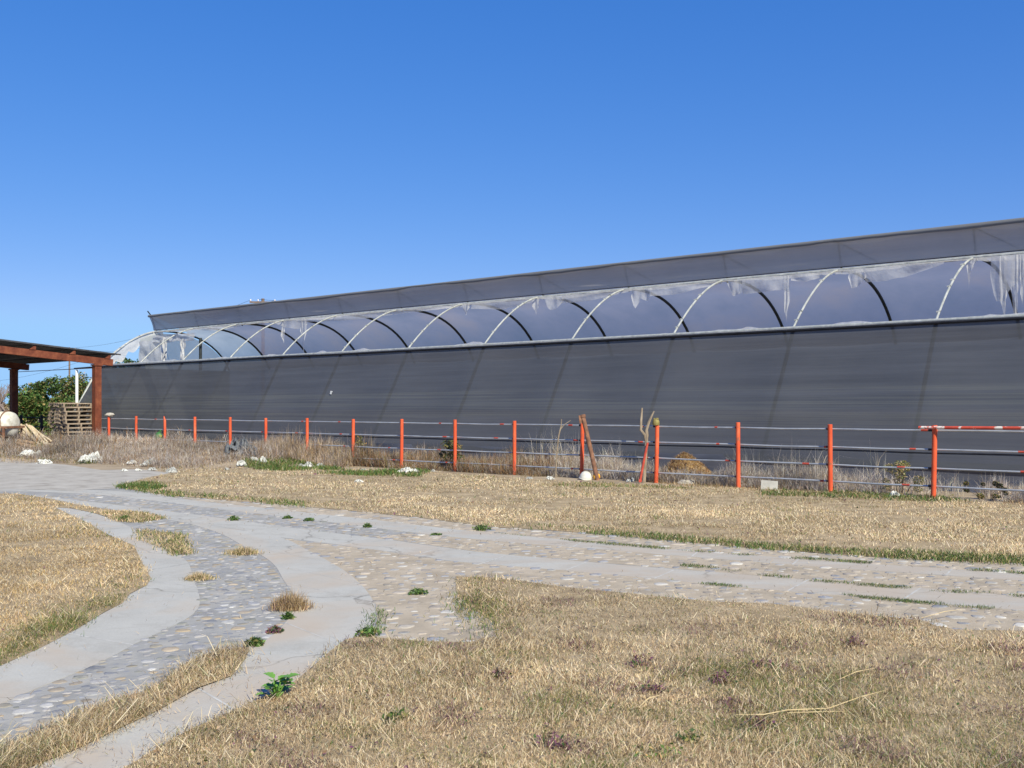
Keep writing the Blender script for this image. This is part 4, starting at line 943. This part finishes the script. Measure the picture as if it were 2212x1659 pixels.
weed_plant(942, 1157, .16, .03, 90, 'flat green weed on the edge of the upper straight track', gw)
weed_plant(904, 1284, .20, .05, 130, 'green weed in the middle of the dusty triangle', gw)
weed_plant(1040, 1146, .3, .07, 200, 'green weed at the verge above the upper straight track', gw)
weed_plant(270, 1126, .22, .08, 180, 'dark green weed at the tip of the shaggy grass tongue', gw)
weed_plant(795, 1375, .2, .06, 150, 'dark green weed at the corner of the near lawn and the track', gw)
for i, (px, py, w_, lb) in enumerate(((1385, 1442, .26, 'purple weed in the near lawn with upright shoots'), (1640, 1448, .30, 'largest dark weed clump in the near lawn'), (860, 1562, .22, 'green weed in the middle of the near lawn'), (1085, 1470, .2, 'small purple weed left in the near lawn'), (1410, 1500, .25, 'grey green weed below the purple shoots in the near lawn'), (1560, 1480, .25, 'greyish purple weed left of the largest clump'), (1845, 1400, .22, 'purple weed in the near lawn on the right'), (1420, 1640, .35, 'yellow green weed at the bottom edge of the photo'), (1200, 1620, .3, 'dark purple weed at the bottom edge of the photo'), (1640, 1580, .2, 'single purple weed beside the long straw'), (1490, 1610, .22, 'blue green weed near the bottom of the near lawn'))):
    wts = {'purple': 4, 'dgreen': 2, 'brown': 3} if 'purple' in lb or 'dark' in lb else ({'olive': 4, 'green': 2, 'gold': 1} if 'yellow' in lb else {'green': 2, 'dgreen': 3, 'olive': 2})
    weed_plant(px, py, w_ * .95, .075, 60, lb, wts, 'weeds in the near lawn', ls=.026)
# broad leaved plant at the lawn corner
c = g(597, 1512); bp_ = empty('leafy_plant', c); tag(bp_, 'bright green broad leaved plant at the corner of the near lawn and the concrete track', 'plant')
mb = MB(); rr_ = random.Random(3)
def lobed(q, base, direction, L_, W_, up):
    d = Vector((math.cos(direction), math.sin(direction), up)).normalized(); s_ = d.cross(Vector((0, 0, 1))).normalized(); nrm = s_.cross(d)
    prof = [(0, 0), (.12, .55), (.28, .85), (.36, .72), (.52, 1.0), (.62, .74), (.78, .62), (.88, .3), (1, 0)]
    mids = [base + d * (L_ * t) - nrm * (L_ * .28 * t * t) for t, _ in prof]
    l_ = [m_ + s_ * (W_ / 2 * w_) + nrm * (.18 * W_ * w_) for m_, (t, w_) in zip(mids, prof)]; r_ = [m_ - s_ * (W_ / 2 * w_) + nrm * (.18 * W_ * w_) for m_, (t, w_) in zip(mids, prof)]
    q.grid([l_, mids, r_])
for k in range(17):
    a_ = k * 2.4; up = rr_.uniform(.35, 1.4); st = Vector((math.cos(a_) * rr_.uniform(.01, .06), math.sin(a_) * rr_.uniform(.01, .06), rr_.uniform(.03, .11)))
    mb.tube([(0, 0, .005), st * .6, st], .004, 5); lobed(mb, st, a_, rr_.uniform(.045, .075), rr_.uniform(.05, .075), up * .6)
M['broad'] = surf('fresh_leaf', [(.3, (.09, .21, .035)), (.7, (.17, .33, .07))], 12, .45, .2, 60, bdist=.003)
mb.build('leaves', M['broad'], bp_)
# long loose straws on the lawn
def straw(pts, r, label):
    q = MB(); q.tube([g(x, y, z) for x, y, z in pts], [r * .6] + [r] * (len(pts) - 2) + [r * .4], 5, jit=.1); return tag(q.build('long_straw', M['strawm']), label, 'straw', 'long pale straws lying on the near lawn')
straw([(1590, 1566, .05), (1650, 1570, .06), (1700, 1560, .06), (1790, 1556, .06), (1860, 1530, .06), (1910, 1512, .05)], .0024, 'longest pale straw lying across the near lawn')
straw([(1700, 1562, .05), (1760, 1562, .055), (1830, 1558, .05)], .0024, 'short thick straw beside the longest one')
straw([(1810, 1488, .05), (1850, 1474, .06), (1890, 1462, .05)], .0024, 'pale straw in the near lawn above the longest one')
straw([(1990, 1350, .05), (2040, 1342, .07), (2080, 1333, .06)], .0024, 'pale straw at the edge of the near lawn and the road')
straw([(1380, 1545, .04), (1400, 1530, .05), (1425, 1518, .04)], .004, 'thin straw left of the middle of the near lawn')

# ------------------------------------------------------------------ things by the fence
def fz(px): return depth(px, DF)
# grey tarp heap
crumple('tarp_heap', 468, 941, 566, 986, M['tarp'], 'heap of crumpled dark grey shade cloth in the dead weeds', 'tarp', None, .95, 5.5, .0)
crumple('tarp_piece', 152, 936, 180, 958, M['tarp'], 'grey tarp lying against the foot of the pallet stack', 'tarp', None, 1.0, 8.8, .0)
crumple('tarp_piece', 524, 972, 562, 990, M['tarp'], 'flat folded piece of grey tarp below the tarp heap', 'tarp', None, .8, 4.1, .0)
# hay heap behind the fence
hc = wl(xl(1484, DF + .75), DF + .75)
mb = MB(); rows = []
for i in range(9):
    t = i / 8; rows.append([])
    for k in range(25):
        a_ = 2 * math.pi * k / 24; r_ = (1 - t) ** .75 * (1 + .12 * noise.noise((math.cos(a_) * 1.5, math.sin(a_) * 1.5, t * 2)))
        rows[-1].append((math.cos(a_) * .62 * r_ - .06 * t, math.sin(a_) * .5 * r_, .56 * (t ** .8) * (1 + .12 * noise.noise((a_, t * 2, 4))) - .02))
mb.grid(rows)
hv = empty('straw_heap', hc, ROT); tag(hv, 'rounded heap of brown straw behind the fence by the olive capped post', 'heap')
mb.build('heap_core', M['hay'], hv)
n = 5000; th = rng.uniform(0, 2 * np.pi, n); t = rng.uniform(0, 1, n); r_ = (1 - t) ** .75
P = np.c_[np.cos(th) * .63 * r_ - .06 * t, np.sin(th) * .51 * r_, .57 * t ** .8]
np_obj('straw', blades_data(P, rng.uniform(.03, .11, n), rng.uniform(.006, .012, n), pick(n, {'gold': 3, 'rusty': 4, 'tan': 4, 'brown': 2}, .25), lean=1.0), M['grass'], hv)
# leaning rusty pipe with elbow flange
pd = fz(1275) - .15
a_ = at(1291, 1037, pd - .15); a_.z = 0; b_ = at(1259, 899, pd + .05)
rp = empty('rusty_pipe', (a_.x, a_.y, 0)); tag(rp, 'rusty steel pipe leaning against an orange fence post', 'pipe')
bl = b_ - Vector((a_.x, a_.y, 0))
mb = MB(); mb.tube([(0, 0, -.02), bl * .5, bl], .048, 14); mb.build('shaft', M['rustpipe'], rp)
mb = MB(); d_ = bl.normalized(); mb.tube([bl - d_ * .03, bl + d_ * .03], .062, 14); mb.box(bl + Vector((-.055, 0, -.07)), (.05, .07, .17), Matrix.Rotation(R(-8), 4, 'Y')); mb.build('flange', M['rustpipe'], rp)
# forked branch, stake
pd = fz(1400) - .12
def brpath(pts, d): return [at(x, y, d) for x, y in pts]
fb = MB()
fb.tube(brpath([(1391, 1044), (1393, 1005), (1396, 960), (1397, 935)], pd), [.038, .036, .034, .032], 9, jit=.08)
fb.tube(brpath([(1396, 955), (1393, 940), (1384, 928), (1385, 905), (1386, 893), (1387, 881)], pd), [.03, .03, .028, .026, .022, .018], 8, jit=.1)
fb.tube(brpath([(1397, 955), (1396, 930), (1402, 912), (1408, 898), (1413, 888)], pd), [.032, .03, .026, .022, .014], 8, jit=.1)
fb.tube(brpath([(1398, 955), (1400, 940), (1399, 928)], pd), [.012, .01, .006], 6)
fb.tube(brpath([(1385, 930), (1381, 929)], pd), [.02, .008], 6); fb.tube(brpath([(1386, 925), (1388, 919)], pd), [.016, .006], 6)
tag(fb.build('forked_branch', M['branch']), 'thick forked branch standing upright against the fence rails', 'branch')
q = MB(); q.tube(brpath([(1382, 1042), (1391, 995), (1399, 956)], pd - .12), [.026, .026, .024], 8)
q.box(at(1383, 1038, pd - .12), (.06, .05, .05)); tag(q.build('leaning_stake', M['redpaint']), 'faded red stake leaning on the forked branch', 'stake')
pd = fz(1208) - .1; q = MB()
q.tube(brpath([(1200, 1036), (1201, 1010), (1203, 975), (1207, 940), (1212, 920), (1213, 905)], pd), [.018, .018, .017, .016, .013, .008], 7, jit=.1)
q.tube(brpath([(1209, 930), (1218, 918), (1233, 908)], pd), [.01, .008, .005], 6)
tag(q.build('thin_branch', M['branch']), 'thin bent branch standing against the fence rails', 'branch')
# loose pipe lying on the top rail at the right
q = MB(); y0_ = -.0; xa_ = xl(1986, DF)
q.tube([(xa_, -.03, 1.205), (xl(2100, DF), -.062, 1.212), (xl(2330, DF), -.09, 1.225)], .026, 10)
o = q.build('loose_pipe', M['redwhite']); o.location = wl(0, DF); o.rotation_euler = (0, 0, ROT); tag(o, 'peeling red and white pipe laid along the top rail at the right', 'pipe')
# olive tin on a post, rock on a post
pt = wl(xs[12], DF, 1.245); q = MB(); q.lathe([(.068, -.06), (.074, -.03), (.07, .02), (.05, .065), (.02, .08)], (0, 0, 0), 14); q.box((.02, -.04, .075), (.05, .03, .03)); q.box((-.03, .0, .075), (.04, .03, .02))
o = q.build('tin_cap', M['olive']); o.location = pt; tag(o, 'dented olive tin cap on top of a fence post near the forked branch', 'cap')
def rock(px, py, d, sx, sy, sz, m, label, name='rock', seed=0, z=None):
    bm = bmesh.new(); bmesh.ops.create_icosphere(bm, subdivisions=3, radius=1)
    for v in bm.verts:
        k = 1 + .28 * noise.noise(v.co * 1.3 + Vector((seed, 0, 0))) + .10 * noise.noise(v.co * 3.5 + Vector((seed, 5, 0))); v.co = Vector((v.co.x * k * sx, v.co.y * k * sy, v.co.z * k * sz))
    me = bpy.data.meshes.new(name); bm.to_mesh(me); bm.free(); me.materials.append(m)
    o = bpy.data.objects.new(name, me); COL.objects.link(o); p = at(px, py, d); o.location = p if z is None else (p.x, p.y, z)
    return tag(o, label, 'rock')
r0_ = rock(237, 899, fz(237), .155, .12, .075, M['rock'], 'flat grey rock balanced on top of the first orange fence post', seed=2); r0_.location = wl(xs[0], DF, 1.30)
rock(1484, 1045, g(1484, 1046).y, .19, .12, .07, M['rock'], 'flat pale rock lying by the fence next to the olive capped post', seed=5, z=.03)
# concrete block, white bucket, yellow can, green jug
p = g(1664, 1060); q = MB(); q.box((0, 0, .085), (.30, .16, .19), jit=.008)
bo = q.build('concrete_block', M['block'], smooth=False); bo.location = (p.x, p.y + .1, 0); bo.rotation_euler = (R(-5), R(2), R(-14)); tag(bo, 'grey concrete block lying on the grass by the fence', 'block')
p = g(1265, 1037); q = MB(); q.lathe([(.135, -.0), (.138, .03), (.13, .08), (.10, .135), (.055, .165), (.004, .175)], (0, 0, 0), 20); q.tube([(.138 * math.cos(t_), .138 * math.sin(t_), .012) for t_ in np.linspace(0, 6.283, 25)], .009, 6)
o = q.build('plastic_bowl', M['tank']); o.location = (p.x, p.y + .1, .01); o.rotation_euler = (R(12), R(8), .3); tag(o, 'white plastic bowl lying upside down by the foot of the rusty pipe', 'bowl')
p = g(1284, 1038); q = MB(); q.lathe([(.055, 0), (.06, .01), (.06, .11), (.05, .125), (.03, .13)], (0, 0, 0), 14)
o = q.build('yellow_can', M['yellow']); o.location = (p.x, p.y + .14, .06); o.rotation_euler = (0, R(80), R(15)); tag(o, 'yellow plastic can lying between the white bowl and the rusty pipe', 'can')
jd = fz(347) + .25; p = at(346, 950, jd)
jg = empty('green_jug', (p.x, p.y, p.z - .02), R(20)); tag(jg, 'green plastic jug with a yellow emblem standing in the weeds behind the fence', 'jug')
q = MB(); q.lathe([(.15, 0), (.16, .02), (.16, .16), (.14, .22), (.07, .28), (.045, .30), (.045, .34)], (0, 0, 0), 18); q.build('jug_body', M['green'], jg)
q = MB()
for (u_, v_, su, sv) in ((-.02, .17, .05, .014), (.0, .13, .07, .014), (.03, .15, .014, .05), (-.05, .04, .06, .03)): 
    q.box((u_, -math.sqrt(max(0, .163 ** 2 - u_ * u_)) - .001, v_), (su, .008, sv), Matrix.Rotation(R(18), 4, 'Y'))
q.build('emblem', M['logo'], jg, smooth=False)
# black irrigation hose bits at the right
pd = g(1820, 1058)
q = MB(); q.tube([at(1798, 1050, pd.y), at(1812, 1055, pd.y), at(1830, 1058, pd.y), at(1850, 1057, pd.y - .1)], .028, 8); q.tube([at(1826, 1058, pd.y), at(1825, 1030, pd.y)], .02, 8)
q.box(at(1800, 1050, pd.y), (.12, .1, .07)); tag(q.build('black_hose', M['blackpipe']), 'black hose end with an upright stub lying at the foot of the fence', 'hose')
# white tag pinned on the cloth
q = MB(); q.box((0, 0, 0), (.06, .012, .10), Matrix.Rotation(R(20), 4, 'Y')); q.box((.04, 0, .03), (.05, .012, .03))
hh_ = hl(704, 848, DG - .9); o = q.build('cloth_patch', M['white'], gh, smooth=False); o.location = (xl(704, DG - .95), WB * (HW - hh_) / HW - .02, hh_)

# ------------------------------------------------------------------ trees and bushes
def crown_data(clumps, n, ls, weights, var=.25):
    ds = []
    tot = sum(c[3] ** 2 for c in clumps)
    for (cx, cy, cz, r) in clumps:
        k = int(n * r * r / tot); v = rng.normal(size=(k, 3)); v /= np.linalg.norm(v, axis=1)[:, None]
        rad = r * rng.uniform(.45, 1.0, k) ** .5 * (1 + .25 * np.sin(v[:, 0] * 5 + cx) * np.sin(v[:, 2] * 6 + cz))
        P = np.array([cx, cy, cz]) + v * rad[:, None] * np.array([1, 1, .85]); P = P[P[:, 2] > .05]
        ds.append(leaves_data(P, rng.uniform(.6, 1.3, len(P)) * ls, pick(len(P), weights, var) * random.uniform(.8, 1.2)))
    return join_data(*ds)
def bush(px, pyb, d, w, h, n, ls, weights, label, group=None, nclump=26, name='bush', trunk=True, shape=1.0):
    base = at(px, 880, d); t = empty(name, (base.x, base.y, 0)); tag(t, label, 'tree' if 'tree' in name else 'bush', group)
    cl = []
    for k in range(nclump):
        u_ = random.uniform(-1, 1); z_ = random.uniform(.06, .9); lim = math.sqrt(max(0, 1 - (max(0, z_ - .35) / .65) ** 2)) * shape
        cl.append((u_ * w / 2 * .85 * lim, random.uniform(-.35, .35) * w * lim, z_ * h * .97, h * random.uniform(.10, .19)))
    np_obj('crown', crown_data(cl, n, ls, weights), M['leaf'], t)
    q = MB()
    for k in range(9):
        c_ = cl[k]; q.tube([(c_[0] * .15, c_[1] * .15, -.1), (c_[0] * .5, c_[1] * .5, c_[2] * .5), (c_[0], c_[1], c_[2])], [.06 * h / 3, .04 * h / 3, .012 * h / 3], 6)
    q.build('trunk', M['trunk'], t); return t
gl = {'green': 5, 'dgreen': 4, 'olive': 3, 'gold': .3}
BG = 'bushes behind the shed'
bush(92, 950, 52, 3.2, 3.25, 9000, .16, gl, 'large leafy green bush seen between the two shed posts', BG, 34)
bush(48, 950, 51, 1.9, 2.75, 5000, .16, gl, 'lower green bush beside the far shed post', BG, 20)
bush(158, 950, 56, 2.8, 3.5, 7500, .15, {'olive': 5, 'green': 3, 'dgreen': 3, 'tan': 1}, 'olive green bush behind the white greenhouse post', BG, 30)
bush(200, 950, 60, 3.0, 3.3, 5000, .15, {'olive': 4, 'dgreen': 4, 'green': 2}, 'dark bush behind the rusty shed post', BG, 22)
bush(286, 950, 66, 2.2, 4.7, 4500, .2, {'dgreen': 5, 'green': 3, 'olive': 1}, 'dark green tree showing above the left end of the greenhouse wall', None, 18, 'tree')
bush(20, 950, 78, 3.5, 2.0, 3500, .2, {'tan': 4, 'brown': 3, 'grey': 2, 'olive': 1}, 'dry brown thicket in the distance below the bare tree', None, 18)
bush(-20, 950, 72, 9.0, 2.1, 5000, .2, {'tan': 4, 'brown': 4, 'grey': 3, 'olive': 1}, 'brown thicket reaching past the left edge of the photo', None, 30)
bush(62, 950, 75, 6.0, 2.3, 4000, .2, {'olive': 4, 'dgreen': 4, 'brown': 2}, 'far olive thicket behind the large green bush', None, 24)
# bare trees far left
def bare_tree(px, d, h, label, seed):
    rr = random.Random(seed); base = at(px, 880, d); t = empty('bare_tree', (base.x, base.y, 0)); tag(t, label, 'tree', 'leafless trees beyond the shed')
    q = MB(); q.tube([(0, 0, -.1), (.05, 0, h * .2), (0, .1, h * .38)], [.13, .11, .09], 8); q.build('trunk', M['trunk'], t)
    q = MB()
    def br(p, dr, L_, r, lev):
        e = p + dr * L_; mid_ = (p + e) / 2 + Vector((rr.uniform(-1, 1), rr.uniform(-1, 1), rr.uniform(-.3, 1))) * L_ * .08
        q.tube([p, mid_, e], [r, r * .8, r * .55], 4 if lev > 1 else 6, cap=False)
        if lev < 4:
            for k in range(4 if lev else 6):
                nd_ = (dr + Vector((rr.uniform(-1, 1), rr.uniform(-1, 1), rr.uniform(-.2, .8))) * .8).normalized(); br(p + (e - p) * rr.uniform(.45, 1), nd_, L_ * rr.uniform(.5, .8), max(.012, r * .6), lev + 1)
    for k in range(4): br(Vector((0, .05, h * rr.uniform(.2, .38))), Vector((rr.uniform(-.8, .8), rr.uniform(-.8, .8), 1)).normalized(), h * .3, .06, 1)
    q.build('crown', M['twig'], t); return t
bare_tree(12, 66, 3.9, 'leafless grey tree at the left edge under the shed roof', 4)
bare_tree(-14, 74, 4.0, 'leafless tree partly outside the left edge of the photo', 9)
bush(772, 0, fz(772) + .35, .5, .85, 1500, .05, {'olive': 5, 'dgreen': 2, 'rusty': 1}, 'olive weed bush climbing a fence post left of the long white rag', None, 12, 'weed_bush')
bush(975, 0, fz(975) + .4, .75, .8, 1900, .05, {'dgreen': 3, 'olive': 4, 'brown': 3}, 'dark weed bush behind the fence post right of the long white rag', None, 14, 'weed_bush')
bush(1945, 0, fz(1945) + .5, .7, .60, 2600, .03, {'olive': 5, 'green': 2, 'tan': 4}, 'olive green bush behind the fence near the right hand post', None, 12, 'weed_bush')
bush(2130, 0, fz(2130) + .3, 1.0, .32, 1900, .03, {'dgreen': 3, 'olive': 4, 'brown': 4}, 'low dark weeds at the fence on the right edge of the photo', None, 12, 'weed_bush')

# ------------------------------------------------------------------ utility poles and wires
def upole(px, d, h, label):
    b_ = at(px, 880, d); t = empty('utility_pole', (b_.x, b_.y, 0), R(8)); tag(t, label, 'pole', 'utility poles')
    q = MB(); q.tube([(0, 0, -.2), (0, 0, h)], [.16, .12], 10); q.build('shaft', M['polewood'], t)
    q = MB(); q.bar((-1.0, -.16, h - .3), (1.0, -.16, h - .3), .1, .13)
    q.bar((-.5, -.15, h - .36), (0, -.15, h - .75), .04, .03); q.bar((.5, -.15, h - .36), (0, -.15, h - .75), .04, .03); q.build('crossarm', M['polewood'], t, smooth=False)
    for x in (-.92, -.35, .92):
        q = MB(); q.lathe([(.02, h - .235), (.05, h - .2), (.05, h - .12), (.03, h - .08)], (x, -.16, 0), 8); q.build('insulator', M['ceramic'], t)
    return b_
hA = 1.55 + 235 / F * 80; hB = 1.55 + 130 / F * 160
pA = upole(568, 80, hA, 'wooden utility pole with crossarm rising above the greenhouse roof'); pB = upole(150, 160, hB, 'distant utility pole seen between the shed roof and the bushes')
def wire(a, b, sag, label):
    a = Vector(a); b = Vector(b); q = MB(); q.tube([a.lerp(b, t_) - Vector((0, 0, sag * 4 * t_ * (1 - t_))) for t_ in np.linspace(0, 1, 25)], .012, 4)
    tag(q.build('power_line', M['blackpipe']), label, 'power line', 'overhead power lines')
wire((pA.x - .92, pA.y, hA - .1), (pB.x - .9, pB.y, hB - .1), 1.0, 'upper power line running left from the utility pole')
wire((pA.x + .92, pA.y, hA - .1), (pB.x + .9, pB.y, hB - .1), 1.9, 'lower power line running left from the utility pole')
e_ = at(900, 640, 60); wire((pA.x - .35, pA.y, hA - .05), (e_.x, e_.y, e_.z), .3, 'power line running right from the utility pole behind the roof')
wire(at(-40, 826, 140), at(200, 772, 120), .5, 'faint lower power line crossing the gap under the shed roof')

# ------------------------------------------------------------------ light, sky, camera
SUN_EL, SUN_AZ = 40.0, 152.0                                # azimuth measured clockwise from the view direction
w = bpy.data.worlds.new('World'); scene.world = w; w.use_nodes = True; nt = w.node_tree; nt.nodes.clear()
sky = nd(nt, 'ShaderNodeTexSky', sky_type='NISHITA'); sky.sun_disc = False
sky.sun_elevation = R(SUN_EL); sky.sun_rotation = R(SUN_AZ); sky.altitude = 1800; sky.air_density = 1.0; sky.dust_density = .0; sky.ozone_density = 3.5
hs = nd(nt, 'ShaderNodeHueSaturation'); hs.inputs['Saturation'].default_value = 1.32
bg = nd(nt, 'ShaderNodeBackground'); bg.inputs['Strength'].default_value = .13; ow = nd(nt, 'ShaderNodeOutputWorld')
nt.links.new(sky.outputs[0], hs.inputs['Color']); sc_ = nd(nt, 'ShaderNodeSeparateColor'); cc_ = nd(nt, 'ShaderNodeCombineColor'); nt.links.new(hs.outputs[0], sc_.inputs[0])
for i_, (k_, p_) in enumerate(((.55, .70), (.545, .65), (.80, .45))):          # compact camera tone response of the sky
    a_ = nd(nt, 'ShaderNodeMath', operation='MULTIPLY'); a_.inputs[1].default_value = .174; nt.links.new(sc_.outputs[i_], a_.inputs[0])
    b_ = nd(nt, 'ShaderNodeMath', operation='POWER'); b_.inputs[1].default_value = p_; nt.links.new(a_.outputs[0], b_.inputs[0])
    c_ = nd(nt, 'ShaderNodeMath', operation='MULTIPLY'); c_.inputs[1].default_value = k_ / .174; nt.links.new(b_.outputs[0], c_.inputs[0]); m_ = nd(nt, 'ShaderNodeMath', operation='SMOOTH_MIN'); m_.inputs[1].default_value = (.345, .62, 1.0)[i_] / .174; m_.inputs[2].default_value = .05 / .174; nt.links.new(c_.outputs[0], m_.inputs[0]); nt.links.new(m_.outputs[0], cc_.inputs[i_])
nt.links.new(cc_.outputs[0], bg.inputs['Color']); nt.links.new(bg.outputs[0], ow.inputs[0])
sl = bpy.data.lights.new('sun', 'SUN'); sl.energy = 5.0; sl.angle = R(.5); sl.color = (1, .935, .73)
so = bpy.data.objects.new('sun', sl); COL.objects.link(so)
sd = Vector((math.sin(R(SUN_AZ)) * math.cos(R(SUN_EL)), math.cos(R(SUN_AZ)) * math.cos(R(SUN_EL)), math.sin(R(SUN_EL))))
so.rotation_euler = sd.to_track_quat('Z', 'Y').to_euler(); so.location = sd * 50
cd = bpy.data.cameras.new('camera'); cd.sensor_width = 36; cd.lens = 36.0; cd.shift_y = (HY - 829.5) / F; cd.clip_end = 3000; cd.clip_start = .05
co = bpy.data.objects.new('camera', cd); COL.objects.link(co); co.location = (0, 0, CAMH); co.rotation_euler = (R(90), 0, 0); scene.camera = co
vs = scene.view_settings; vs.view_transform = 'Standard'; vs.look = 'None'; vs.exposure = .42; vs.gamma = 1
scene.render.engine = 'CYCLES'; scene.cycles.max_bounces = 8; scene.cycles.transparent_max_bounces = 12
